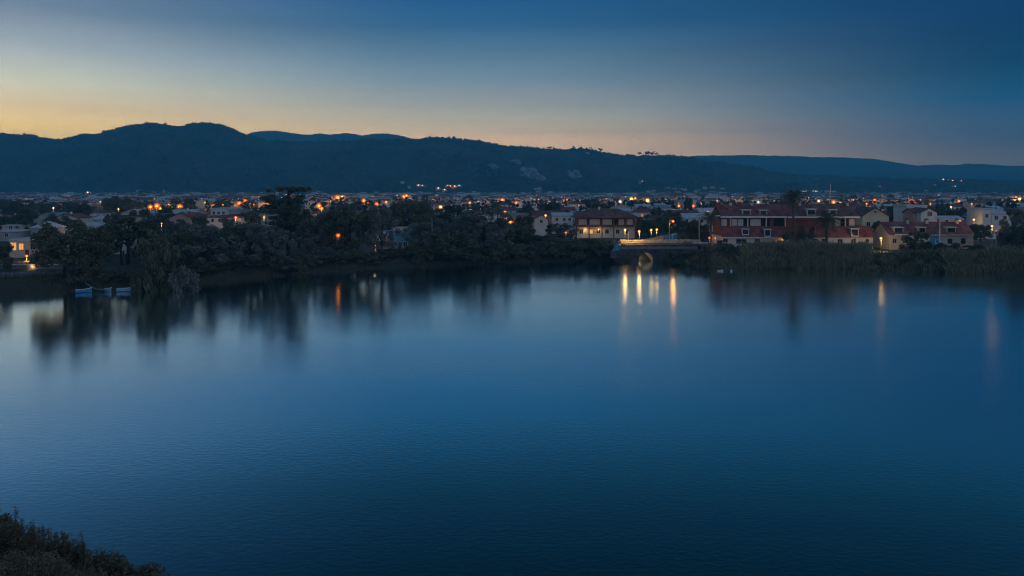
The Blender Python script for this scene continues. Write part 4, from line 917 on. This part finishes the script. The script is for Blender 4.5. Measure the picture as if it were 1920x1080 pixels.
def road():
    P = [(1060,448),(1150,457),(1215,461.5),(1290,461),(1350,457.5)]
    mb = MB(); zt = 4.75
    xs = [xat(a, 220) for a in (1135,1180,1240,1300,1345)]
    mb.quad([(xs[0],214,4.62),(xs[-1],214,4.62),(xs[-1],224,4.62),(xs[0],224,4.62)]); mb.quad([(xs[0],224,4.62),(xs[-1],224,4.62),(xs[-1]+6,232,2.6),(xs[0]-6,232,2.6)])
    mb.quad([(xs[0],214,4.62),(xs[0],224,4.62),(xs[0]-6,232,2.6),(xs[0]-9,214,2.4)]); mb.quad([(xs[-1],224,4.62),(xs[-1],214,4.62),(xs[-1]+9,214,2.4),(xs[-1]+6,232,2.6)])
    o = mb.build('road', M['asphalt']); tag(o, kind='structure')
    # rough stone wall behind the road, stone by stone
    Y = 224.5; e = empty('rubble_wall', (xat(1225,Y), Y, 4.6), 0, 'low rubble stone wall glowing orange under the bridge lamps', 'wall')
    g = random.Random(4); x0, x1 = xat(1160,Y)-xat(1225,Y), xat(1312,Y)-xat(1225,Y); x = x0
    for row in range(2):
        x = x0 + row*.35
        while x < x1:
            w = g.uniform(.55,1.1); mb = MB(); hh = g.uniform(.4,.62); z = row*.5
            V = [(x+a*w*g.uniform(.85,1), b*.35*g.uniform(.8,1.1), z+c*hh*g.uniform(.85,1.05)) for a in (0,1) for b in (-1,1) for c in (0,1)]
            mb.poly(V, [(0,1,3,2),(4,6,7,5),(0,4,5,1),(2,3,7,6),(1,5,7,3),(0,2,6,4)]); mb.build('stone', M['stone_pale'], e); x += w*.98
    # ramp wall climbing to the right
    Y = 231.0; e = empty('ramp_wall', (xat(1230,Y), Y, 3), 0, 'grey ramp wall climbing to the right behind the bridge lamps', 'wall')
    X = lambda px: xat(px,Y)-xat(1230,Y); Z = lambda py: zat(py,Y)-3
    mb = MB(); pr = [(1186,457),(1202,450),(1222,446),(1244,441.5),(1244,462),(1186,462)]
    f = [(X(a),0,Z(b)) for a,b in pr]; b_ = [(p[0],.6,p[2]) for p in f]; n = len(f)
    mb.poly(f+b_, [tuple(range(n)), tuple(range(2*n-1,n-1,-1))]+[(i,i+n,(i+1)%n+n,(i+1)%n) for i in range(n)]); mb.build('retaining_wall', M['coping'], e)
    mb = MB(); pr = [(1244.2,441.3),(1256,439.5),(1269,437),(1269,462),(1244.2,462)]
    f = [(X(a),0,Z(b)) for a,b in pr]; b_ = [(p[0],.6,p[2]) for p in f]; n = len(f)
    mb.poly(f+b_, [tuple(range(n)), tuple(range(2*n-1,n-1,-1))]+[(i,i+n,(i+1)%n+n,(i+1)%n) for i in range(n)]); o = mb.build('mural_wall', M['mural'], e); o['label'] = 'blue painted mural at the high end of the ramp'
    # grey parapet right of the bridge
    Y = 222; e = empty('parapet_wall', (xat(1335,Y), Y, 2.6), 0, 'low pale parapet wall between the bridge and the terrace', 'wall')
    mb = MB(); w = (1372-1296)/F*Y; mb.box(-w/2, w/2, 0, .5, -.5, zat(456.5,Y)-2.6); mb.build('wall', M['coping'], e)
    mb = MB(); mb.box(-w/2-.1, w/2+.1, -.1, .6, zat(456.4,Y)-2.6, zat(455,Y)-2.6); mb.build('cap', M['trim_white'], e)
road()
def promenade():
    mb = MB(); pts = [(-70,522),(0,520),(60,518),(140,513)]
    for i in range(3):
        a, b = pts[i], pts[i+1]; Ya, Yb = dep(a[1],2.75), dep(b[1],2.75)
        mb.quad([(xat(a[0],Ya),Ya,2.78),(xat(b[0],Yb),Yb,2.78),(xat(b[0],Yb),Yb+9,2.79),(xat(a[0],Ya),Ya+9,2.79)])
    tag(mb.build('path', M['paving']), kind='structure')
    e = empty('railing', (0,0,0), 0, 'grey waterside railing along the path at the left edge', 'railing')
    P = []
    for i in range(13):
        px = -60+200*i/12; py = np.interp(px, [p[0] for p in pts], [p[1] for p in pts]); Y = dep(py, 2.75); P.append((xat(px,Y), Y, 2.75))
    for p in P: mb = MB(); mb.box(p[0]-.06,p[0]+.06,p[1]-.06,p[1]+.06,p[2]-.2,p[2]+1.05); mb.build('post', M['metal_grey'], e)
    for z in (.45, 1.0): mb = MB(); mb.tube([(p[0],p[1]-.08,p[2]+z) for p in P], [.03]*len(P), 5); mb.build('rail', M['metal_grey'], e)
    Y = 168.0; e = empty('bank_wall', (xat(60,Y),Y,2.6), 0, 'low pale wall behind the path at the left edge', 'wall')
    w = 150/F*Y; mb = MB(); mb.box(-w/2,w/2,0,.4,-.5,1.0); mb.build('wall', M['coping'], e); mb = MB(); mb.box(-w/2-.1,w/2+.1,-.08,.48,1.002,1.14); mb.build('cap', M['trim_white'], e)
promenade()

# ------------------------------------------------------------------ boats, tent, poles, mast
def rowboat(label, px, py, L, hue, rz, group='boats on the lake', flat=1.0):
    Y = dep(py, 0); e = empty('rowboat', (xat(px,Y), Y, 0), rz, label, 'boat', group); e.scale = (1, 1, flat)
    sec = []; n = 9
    for i in range(n):
        t = i/(n-1); x = (t-.5)*L; w = .62*math.sin(math.pi*min(.97,(t*.78+.22)))**.7*L/3.2; k = .38*t**3+.08*(1-t)**2
        sec.append([(x,-w,.55+k),(x,-w*.85,.12),(x,0,-.08),(x,w*.85,.12),(x,w,.55+k)])
    mb = MB()
    for a, b in zip(sec, sec[1:]):
        for j in range(4): mb.quad([a[j],b[j],b[j+1],a[j+1]])
        ia = [(p[0],p[1]*.86,p[2]+.06 if 0<q<4 else p[2]-.01) for q,p in enumerate(a)]; ib = [(p[0],p[1]*.86,p[2]+.06 if 0<q<4 else p[2]-.01) for q,p in enumerate(b)]
        for j in range(4): mb.quad([ia[j+1],ib[j+1],ib[j],ia[j]])
    mb.quad(sec[0]); mb.quad(sec[-1][::-1]); mb.build('hull', M[hue], e, True)
    mb = MB()
    for s in (0,4): mb.tube([(q[s][0],q[s][1],q[s][2]+.02) for q in sec], [.045]*n, 5)
    mb.build('gunwale', M['boat_white' if hue != 'boat_white' else 'boat_blue'], e)
    for t in (-.2,.18): mb = MB(); mb.box(t*L-.14,t*L+.14,-.5*L/3.2,.5*L/3.2,.38,.43); mb.build('thwart', M['wood'], e)
rowboat('bright blue rowboat, leftmost of the three at the left bank', 157, 548.5, 2.9, 'boat_blue', .55)
rowboat('small blue rowboat in the middle, where the blue hose ends', 203, 547, 1.9, 'boat_pale', -.5)
rowboat('pale blue rowboat, rightmost of the three beside the willow', 234, 546.5, 3.0, 'boat_pale', .3)
rowboat('tiny white boat on the dark water below the reeds', 1350, 508.5, 1.5, 'boat_white', .1, flat=.45)
def hose():
    pts = []
    for px, py, z in ((137,518,2.7),(150,526,1.9),(162,533,1.2),(172,539,.7),(180,543,.45),(190,543.5,.42),(200,543.5,.45)):
        Y = dep(py, z); pts.append((xat(px,Y), Y, z+.12))
    mb = MB(); mb.tube(pts, [.09]*len(pts), 6); o = mb.build('hose', M['rope_blue'], None, True); tag(o, 'pale blue hose curving down the bank to the small middle rowboat', 'hose')
hose()
def buoy():
    Y = dep(508.5, 0); x = xat(1371, Y); e = empty('buoy', (x,Y,0), 0, 'round white buoy floating beside the tiny white boat', 'buoy')
    mb = MB(); mb.ball((0,0,.12), .3, 10, 8); mb.build('float', M['boat_white'], e, True); mb = MB(); mb.tube([(0,0,.38),(0,0,.6)], [.05,.04], 6); mb.build('ring_post', M['metal_dark'], e)
buoy()
def tent():
    Y = 211.5; x = xat(1155,Y); z = zg1(x,Y); zt = zat(454,Y); w = 1.25; zb = zat(469.5,Y)
    e = empty('tent', (x,Y,zb), 0, 'small teal triangular tent at the left end of the bridge', 'tent')
    hh = zt-zb; mb = MB(); mb.poly([(-w,-.9,0),(w*.8,-.9,0),(w*.8,.9,0),(-w,.9,0),(.25,-.1,hh),(.25,.3,hh)], [(0,1,4),(1,2,5,4),(2,3,5),(3,0,4,5),(3,2,1,0)]); mb.build('canvas', M['tent_teal'], e)
    mb = MB(); mb.tube([(.25,.1,-.6),(.25,.1,hh+.15)], [.04,.04], 5); mb.build('pole', M['metal_grey'], e)
    mb = MB(); mb.box(-w-.5,w+.4,-1.2,1.2,-2.2,-.003); mb.build('platform', M['stone'], e)
tent()
def pole(label, px, top, Y, r=.09, m='metal_grey', name='utility_pole', lean=0.0, arm=None):
    x = xat(px,Y); z0 = zg1(x,Y); h = zat(top,Y)-z0; e = empty(name, (x,Y,z0), 0, label, 'pole', None)
    mb = MB(); mb.tube([(0,0,-.4),(lean*.5,0,h*.5),(lean,0,h)], [r*1.3,r*1.1,r*.8], 8); mb.build('shaft', M[m], e)
    mb = MB(); mb.tube([(lean,0,h),(lean,0,h+.15)], [r*1.4,r*.5], 8); mb.build('cap', M[m], e)
    if arm:
        az, al = arm; mb = MB(); mb.tube([(lean*.9-al,0,az),(lean*.9+al,0,az+.1)], [r*.7,r*.7], 6); mb.build('crossarm', M[m], e)
    return e
pole('thin grey pole standing among the bank trees', 810, 410, 205, .11)
pole('bare grey pole right of the bridge', 1311, 404, 224, .12)
pole('pale slender pole in front of the long low house', 1762, 412, 219, .17, 'trim_white')
pole('tall slightly leaning mast with a crossarm above the terrace', 1552, 345, 236, .14, 'trim_white', 'mast', .9, (zat(360,236)-2.7, 1.6))
pole('thin wire mast beside the tall leaning mast', 1578, 380, 233, .07, 'metal_grey', 'mast')

# ------------------------------------------------------------------ lamps
gb = 'lit street lamps by the bridge'
street_lamp('leftmost street lamp on the bridge road, just right of the villa', 1172, 431, 221.5, power=1500, group=gb, zb=4.6)
street_lamp('second street lamp from the left on the bridge road', 1198.5, 434, 221.5, power=850, group=gb, zb=4.6)
street_lamp('street lamp behind the ramp, left of the pair', 1221, 431.5, 238, power=260, group=gb)
street_lamp('street lamp behind the ramp, right of the pair', 1231.5, 430.5, 240, power=260, group=gb)
street_lamp('orange lamp beside the tall grey lamp post at the mural', 1262, 415, 227, 'lamp_orange', power=500, group=gb, arm=1.1)
for px, top, lab in ((1178,434,'short bare post beside the leftmost bridge lamp'),(1239,440,'short bare post in front of the ramp on the bridge'),(1255,416,'tall grey lamp post at the mural without a lamp of its own')):
    pole(lab, px, top, 225, .10, 'coping', 'post')
gr_ = 'lamps on the near banks'
street_lamp('small bright lamp beside the path at the left edge', 61, 494, 168, power=150, group=gr_, r=.2)
street_lamp('orange lamp at the corner of the house with yellow windows', 50, 480, 186, 'lamp_orange', power=420, group=gr_, r=.26)
street_lamp('bright lamp in front of the blue walled house', 704, 459, 212, power=320, group=gr_, r=.26)
street_lamp('orange lamp glowing through the layered pine right of the tallest tree', 634, 441, 201, 'lamp_orange', power=45, group=gr_, r=.42)
street_lamp('yellow lamp in the gap between the terrace and the long low house', 1652, 447, 216, power=1000, group=gr_)
street_lamp('yellow lamp by the path near the right edge', 1860, 424, 222, power=1400, group=gr_, r=.28)
street_lamp('orange lamp just below the yellow one near the right edge', 1868, 433, 236, 'lamp_orange', power=160, group=gr_, r=.2)
street_lamp('greenish yellow lamp in the trees behind the long low house', 1826, 412, 268, power=260, group=gr_)
street_lamp('orange lamp at the right corner of the terrace ridge', 1616, 391, 262, 'lamp_yellow', power=160, group=gr_, r=.36)
street_lamp('warm lamp above the terrace corner further back', 1625, 382, 300, 'lamp_orange', power=120, group=gr_, r=.3)
street_lamp('orange lamp lighting the wall left of the shortest palm', 1330, 446, 224, 'lamp_red', power=50, group=gr_, r=.25)
street_lamp('second red orange lamp right of the shortest palm', 1341, 446.5, 224, 'lamp_red', power=50, group=gr_, r=.22)
street_lamp('orange lamp by the garden hedge of the villa', 1061, 436, 262, 'lamp_orange', power=150, group=gr_, r=.26)
street_lamp('small yellow lamp by the garden hedge of the villa', 1076, 438, 262, power=100, group=gr_, r=.2)
street_lamp('large glowing orange lamp behind the feathery dome tree', 957, 415, 300, 'lamp_orange', power=500, group=gr_, r=.75)
street_lamp('warm lamp in front of the long red roofed house', 1023, 404, 290, 'lamp_yellow', power=220, group=gr_, r=.4)
street_lamp('orange lamp above the flat grey house behind the dome tree', 947, 397, 330, 'lamp_orange', power=260, group=gr_, r=.4)
street_lamp('yellow lamp showing over the black pine dome', 826, 388, 330, 'lamp_yellow', power=300, group=gr_, r=.65)
street_lamp('orange lamp lighting the wall behind the thin pale pole', 1800, 414, 255, 'lamp_orange', power=160, group=gr_, r=.2)
gt = 'orange lamps in the town'
TL = [(3,385,'o',1.6),(45,383,'w',.8),(100,390,'w',.6),(162,388,'o',.7),(154,415,'y',.5),(222,392,'y',.6),(282,388,'o',1.3),(294,386,'o',1.5),(301,391,'o',1.2),(337,388,'o',1.7),(303,419,'o',.5),(400,387,'o',1.3),(442,408,'o',.9),(449,381,'o',1.2),(459,378,'o',1.5),(452,383,'o',1.0),(495,407,'y',.5),(499,378,'o',1.2),(598,386,'o',1.5),(603,391,'o',1.1),(633,371,'o',1.8),(642,370,'y',1.4),(706,383,'r',1.3),(724,379,'o',.9),(757,369,'o',1.2),(762,367,'o',1.1),(682,376,'o',1.2),(881,380,'o',.8),(897,379,'w',.8),(942,375,'o',1.1),(968,380,'r',1.1),(1030,379,'w',.8),(1064,375,'r',.9),(1163,378,'w',1.1),(1184,373,'y',1.3),(1191,372,'o',.9),(1214,376,'y',1.5),(1273,386,'o',.9),(1300,386,'r',.9),(1327,398,'y',.9),(1366,378,'y',1.0),(1402,379,'y',1.0),(1422,379,'w',.8),(1535,377,'y',1.0),(1563,379,'o',1.2),(1574,381,'y',1.0),(1709,379,'o',1.6),(1690,391,'o',1.0),(1695,394,'o',.8),(1640,375,'o',.8),(1798,377,'o',.8),(1912,373,'y',1.2),(1905,370,'o',.8),(1783,388,'w',.6)]
TLX = [(20,379,'o',1.0),(58,392,'y',.5),(74,378,'o',.8),(120,382,'o',.9),(135,397,'o',.6),(188,380,'y',.7),(206,384,'o',.8),(246,380,'o',1.0),(268,384,'o',1.1),(316,382,'o',1.0),(362,384,'o',.8),(384,380,'o',1.0),(418,382,'o',.9),(476,384,'o',.9),(585,380,'y',.8),(620,379,'o',.9),(662,381,'o',1.0),(690,378,'o',.8),(742,380,'r',.9),(790,380,'o',.8),(812,376,'o',.9),(846,384,'o',.8),(905,384,'o',.8),(922,376,'r',.8),(985,384,'o',.8),(1010,376,'o',.8),(1046,384,'y',.6),(1085,382,'o',.7),(1110,376,'o',.8),(1135,380,'r',.8),(1242,380,'o',.8),(1258,375,'o',.8),(1315,378,'o',.8),(1345,377,'o',1.0),(1352,385,'r',.8),(1388,375,'o',.9),(1452,377,'o',.9),(1478,376,'y',.8),(1515,376,'o',1.0),(1548,375,'o',.9),(1600,377,'o',.9),(1658,378,'o',1.0),(1672,374,'o',.9),(1725,376,'o',.9),(1745,380,'o',.8),(1765,378,'y',.7),(1822,382,'o',.8),(1850,380,'y',.8),(1880,376,'o',.9),(1895,381,'o',.8)]
TL = [(a,b,c,r*1.25) for a,b,c,r in TL]+[(a,b+(i*7%5)-2,c,r*(.35+.07*(i*5%7))) for i,(a,b,c,r) in enumerate(TLX)]
TL.sort()
tot = {'o':'orange','y':'yellow','w':'white','r':'red orange'}
cnt = {}
for px, py, c, r in TL:
    zc = 'left of the tallest pine' if px < 540 else 'between the tallest pine and the villa' if px < 1075 else 'above the villa and the bridge' if px < 1350 else 'above the roofs at the right'
    k = cnt.setdefault((zc, c), 0); cnt[(zc, c)] += 1
    Y = min(1700, (H-9)*F/max(6, py-YH)); Y = min(Y, 1250)
    z = zat(py, Y)
    street_lamp('%s town lamp %s, %s such from the left' % (tot[c], zc, ORD[k]), px, py, Y, {'o':'lamp_orange','y':'lamp_yellow','w':'lamp_white','r':'lamp_red'}[c], r=r*Y/900*1.25, group=gt, light=True, power=3600*r*(Y/500)**2, post=.12)

# ------------------------------------------------------------------ the town
WALLS = ['wall_white','wall_cream','wall_grey','wall_pink']; ROOFS = ['roof_red','roof_brown','roof_grey','roof_pale']
def town_proto(i, g):
    w = g.uniform(9,17); d = g.uniform(8,12); h = g.choice([3.2,3.4,3.6,5.8,6.2]); kind = g.choice(['gable_x','gable_x','gable_y','hip','flat'])
    r = h + (1.9 if kind != 'flat' else 0); mb = wall_mesh(w, d, h, r, kind, -1.5)
    rf = roof_mesh(w, d, h, r, kind); b = len(mb.v); mb.v += rf.v; mb.f += [tuple(b+q for q in f) for f in rf.f]; mb.m += [1]*len(rf.f)
    z = 1.0
    while z+1.6 < h+.2:
        x = -w/2+1.3
        while x < w/2-1:
            if g.random() < .8: mb.box(x-.5, x+.5, -d/2-.05, -d/2+.01, z, z+1.35, 2 if g.random() > .10 else 3)
            x += g.uniform(2.4,3.4)
        z += 3.0
    if kind != 'flat': mb.box(w*.2,w*.2+.7,.4,1.1,h,r+1.0,0)
    return mb, w, d, r, kind, i
def town():
    g = random.Random(77); protos = [town_proto(i, g) for i in range(16)]
    WC = {}; names = {'wall_white':'white','wall_cream':'cream','wall_grey':'grey','wall_pink':'pinkish'}
    rn = {'roof_red':'red','roof_brown':'brown','roof_grey':'grey','roof_pale':'pale'}
    rn_ = np.random.default_rng(9)
    spots = []; Y = 322.0
    while Y < 1790:
        sp = 15 + (Y-320)*.004; half = .74*Y; x = -half + g.uniform(0, sp)
        while x < half:
            xx = x + g.uniform(-2.5,2.5); yy = Y + g.uniform(-5,5); px = 960+xx/yy*F
            if g.random() < .74: spots.append((xx, yy, px))
            x += sp
        Y += 21 + (Y-320)*.012
    seen = []; rest = []
    for (x, y, px) in spots:
        top = YH + (H-9)/y*F
        hid = any(abs(px-o[0]) < o[2]*.9 and top+2 > o[1]+ (6 if y < 700 else 3) and y > o[3] for o in OCC)
        hid = hid or any(abs(px-q[0]) < 9/y*F+5 and y < min(1250,(H-9)*F/max(6,q[1]-YH))+12 and top < q[1]+7 for q in TL)
        if hid: continue
        (seen if len(seen) < 300 else rest).append((x, y, px))
    made = []
    for (x, y, px) in seen:
        p = g.choice(protos); wl = g.choices(WALLS, [5,3,2,2])[0]; rf = g.choices(ROOFS, [3,4,3,3])[0]
        key = (p[5], wl, rf)
        if key not in WC: WC[key] = p[0].mesh('house', [M[wl], M[rf], M['glass'], M['window_warm']])
        zone = ('at the far left' if px < 320 else 'left of the tallest pine' if px < 540 else 'right of the tallest pine' if px < 930 else 'above the villa' if px < 1200 else 'above the bridge' if px < 1350 else 'above the red terrace' if px < 1640 else 'above the long low house')
        lab = '%s town house with %s roof, %s, %s' % (names[wl], rn[rf], 'nearer' if y < 480 else 'further back', zone)
        o = put('town_house', WC[key], None, (x, y, zg1(x, y)), g.uniform(-.15,.15)+g.choice([0,0,0,math.pi/2])); tag(o, lab, 'house', '%s walled houses with %s roofs in the town %s' % (names[wl], rn[rf], zone))
        if o.rotation_euler.z > 1: o.rotation_euler.z -= math.pi
        made.append((lab, px, o))
    for lab in set(q[0] for q in made):
        same = sorted([q for q in made if q[0] == lab], key=lambda q: q[1])
        if len(same) > 1:
            for i, q in enumerate(same): q[2]['label'] = '%s, %s from left' % (lab, ORD[i])
    V = []; Fs = []; MI = []; off = 0
    mats = [M[k] for k in WALLS+ROOFS]+[M['glass'], M['window_warm']]
    for (x, y, px) in rest:
        p = g.choice(protos); wi = g.choices(range(4), [5,3,2,2])[0]; ri = 4+g.choices(range(4), [3,4,3,3])[0]
        v = np.array(p[0].v); a = g.uniform(-.2,.2); ca, sa = math.cos(a), math.sin(a)
        v = np.stack([v[:,0]*ca-v[:,1]*sa+x, v[:,0]*sa+v[:,1]*ca+y, v[:,2]*g.uniform(.9,1.15)+3.2+ (y>1000)*g.uniform(0,3)], 1); V.append(v)
        for f, m in zip(p[0].f, p[0].m):
            if y > 900 and m >= 2 and m != 3: continue
            idx = wi if m == 0 else ri if m == 1 else 8 if m == 2 else 9
            if len(f) == 3: f = (f[0], f[1], f[2], f[2])
            Fs.append([off+q for q in f[:4]]); MI.append(idx)
        off += len(v)
    for i in range(330):                  # houses climbing the lowest slopes
        p = g.choice(protos); X_, Y_, Z_ = hill_front.pt(np.array([g.uniform(-60,1980)]), np.array([.015+.13*g.random()**2])); wi = g.choices(range(4), [5,3,2,2])[0]; ri = 4+g.choices(range(4), [3,4,3,3])[0]
        v = np.array(p[0].v)*.8 + np.array([X_[0], Y_[0]-6, Z_[0]+1]); V.append(v)
        for f, m in zip(p[0].f, p[0].m):
            if m == 2: continue
            if len(f) == 3: f = (f[0], f[1], f[2], f[2])
            Fs.append([off+q for q in f[:4]]); MI.append(wi if m == 0 else ri if m == 1 else 9)
        off += len(v)
    me = bpy.data.meshes.new('distant_town'); me.from_pydata(np.concatenate(V).tolist(), [], [f if f[2] != f[3] else f[:3] for f in Fs])
    for m in mats: me.materials.append(m)
    me.polygons.foreach_set('material_index', MI); me.update()
    tag(put('distant_town', me), 'dense mass of small pale houses of the town reaching to the foot of the hills', 'town', kind='stuff')
    # trees standing between the roofs
    sel = []; k = 0
    named = [(48,398,300,22,'broad1'),(108,396,310,24,'broad0'),(262,392,330,22,'broad2'),(306,398,330,26,'broad3'),(352,396,335,20,'broad1'),(375,404,300,18,'broad2'),(216,398,300,20,'broad3'),(330,408,280,22,'broad0'),(470,396,330,20,'broad1'),(90,380,520,22,'broad2'),(260,378,560,20,'broad0'),(420,374,620,16,'broad3'),(640,388,400,20,'broad0'),(690,384,420,18,'broad2'),(900,384,420,22,'broad1'),(1060,392,330,16,'broad3'),(150,379,350,22,'broad1'),(222,366,470,28,'broad3'),(345,372,520,22,'broad2'),(30,372,420,34,'broad0'),(330,361,1500,20,'broad1'),(1150,372,900,12,'broad2'),(1283,371,980,20,'broad3'),(1820,376,700,26,'broad0'),(1848,372,760,24,'broad1'),(70,400,330,20,'broad3'),(12,404,300,18,'broad2'),(880,372,900,14,'broad2'),(1236,392,340,26,'broad2'),(1275,396,330,24,'broad1'),(1185,398,330,22,'broad0'),(960,374,800,9,'cypress'),(1500,378,600,14,'broad3'),(1735,384,420,14,'broad1'),(1790,392,330,18,'broad2')]
    for i in range(70):
        y = 330*(1500/330)**g.random(); px = g.uniform(0,1920); hh = g.uniform(8,13); named.append((px, YH+(H-3-hh)/y*F, y, g.uniform(3,5.5)/y*F, g.choice(['broad0','broad1','broad2','broad3','umbrella0','cypress'])))
    named.sort(); cz = {}
    for (px, top, y, hw, key) in named:
        zone = ('at the far left' if px < 320 else 'left of the tallest pine' if px < 540 else 'right of the tallest pine' if px < 930 else 'above the villa' if px < 1200 else 'above the bridge' if px < 1350 else 'above the red terrace' if px < 1640 else 'above the long low house')
        hid = any(abs(px-o[0]) < o[2]*.9 and top > o[1]+3 and y > o[3] for o in OCC)
        if hid: continue
        c = cz.setdefault(zone, 0); cz[zone] += 1
        tree(key, 'town_tree', 'dark tree among the town roofs %s, %s from the left' % (zone, ORD[c]), px, top, y, hw, 'trees among the town roofs', zb=zg1(xat(px,y), y)); OCC.pop()
    n = 1500; yy = 420*(1790/420)**rn_.uniform(0,1,n)**.6; xx = rn_.uniform(-.74,.74,n)*yy; C = []; R = []
    for a, b in zip(xx, yy):
        for q in range(4): C.append((a+rn_.normal(0,2.2), b+rn_.normal(0,2.2), 3+rn_.uniform(1.5,7))); R.append(rn_.uniform(1.5,3))
    tag(put('distant_trees', clump_cloud('distant_trees', np.array(C), np.array(R), M['leaf_far'], 12)), 'dark specks of trees scattered through the far streets of the town', 'trees', kind='stuff')
    # the countless small lights of the far streets
    mb = MB(); 
    for i in range(1900):
        y = g.uniform(650,1780); x = g.uniform(-.72,.72)*y; c = g.choices([0,1,2,3],[4,3,4,1.2])[0]; r = (.10+.34*g.random()**2)*y/1000
        b = len(mb.v); zc = 3+g.uniform(4,9); mb.v += [(x+r,y,zc),(x-r,y,zc),(x,y+r,zc),(x,y-r,zc),(x,y,zc+r),(x,y,zc-r)]
        for f in ((0,2,4),(2,1,4),(1,3,4),(3,0,4),(2,0,5),(1,2,5),(3,1,5),(0,3,5)): mb.f.append(tuple(b+q for q in f)); mb.m.append(c)
    o = mb.build('distant_lights', [M['yard_white'], M['yard_yellow'], M['yard_orange'], M['lamp_red']]); tag(o, 'countless pinpoint lights in the far streets of the town', 'lights', kind='stuff')
town()
# farmhouses with lights up on the slopes
def hill_lights():
    HL = [(785,349,'w',.9),(791,350,'w',.7),(822,355,'w',.9),(834,358,'w',.8),(840,350,'o',1.2),(846,351,'o',1.3),(853,351,'y',1.2),(862,350,'w',.7),(1203,342,'w',.6),(1766,338,'y',1.5),(1776,339,'y',1.2),(1784,340,'y',1.0),(1799,341,'o',1.2),(1806,338,'y',1.2),(1786,350,'y',.9),(1789,351,'w',.7),(1711,349,'y',1.1),(1736,345,'w',.8),(1750,349,'w',.7),(1648,352,'o',1.4),(1500,335,'w',.5),(1530,337,'w',.5),(1438,342,'w',.4),(96,367,'w',1.2),(166,363,'w',1.2),(173,364,'w',1.0),(285,363,'o',1.3),(295,364,'o',1.3),(138,365,'w',.8),(178,369,'w',.9),(1102,289,'w',.4)]
    HL.sort(); cz = {}
    lm = {'o':'yard_orange','y':'yard_yellow','w':'yard_white'}; nm = {'o':'orange','y':'yellow','w':'white'}
    hb = MB(); hb.box(-7,7,-5,5,-4,5); wallm = hb.mesh('wall', M['wall_cream']); rm = roof_mesh(14,10,5,7.5,'gable_x').mesh('roof', M['roof_brown'])
    for px, py, c, r in HL:
        X, Y, Z = hill_front.hit(px, py+.6)
        zone = 'on the left slope' if px < 540 else 'on the slope above the bank trees' if px < 1000 else 'on the slope above the bridge' if px < 1400 else 'on the low slope at the right'
        k = cz.setdefault((zone, c), 0); cz[(zone, c)] += 1
        e = empty('farmhouse', (X, Y, Z), rnd.uniform(-.3,.3), 'farmhouse with %s light %s, %s such from the left' % (nm[c], zone, ORD[k]), 'house', 'farmhouses on the slopes')
        put('wall', wallm, e); put('roof', rm, e)
        mb = MB(); mb.ball((0,-7.5,4), r*1.5, 8, 6); mb.build('yard_lamp', M[lm[c]], e, True)
    for i, (a, b) in enumerate(((1502,1519),(1521,1534),(1540,1561))):
        X, Y, Z = hill_front.hit((a+b)/2, 361); w = (b-a)/F*Y
        e = empty('long_barn', (X, Y, Z-1), 0, '%s of the three long lit sheds at the foot of the slope behind the mast' % ['leftmost','middle','rightmost'][i], 'shed', 'lit sheds at the foot of the slope')
        mb = MB(); mb.box(-w/2,w/2,0,10,-4,5); mb.build('wall', M['wall_cream'], e); r_ = roof_mesh(w,10,5,6.4,'gable_x').build('roof', M['roof_pale'], e); r_.location = (0,5,0)
        for j in range(3): lamp_light(e, ((j-1)*w*.33, -6, 4), 2600, (1,.62,.3), .4)
        for j in range(3): mb = MB(); mb.ball(((j-1)*w*.33,-6.2,5), .5, 6, 5); mb.build('yard_lamp', M['yard_white'], e)
hill_lights()
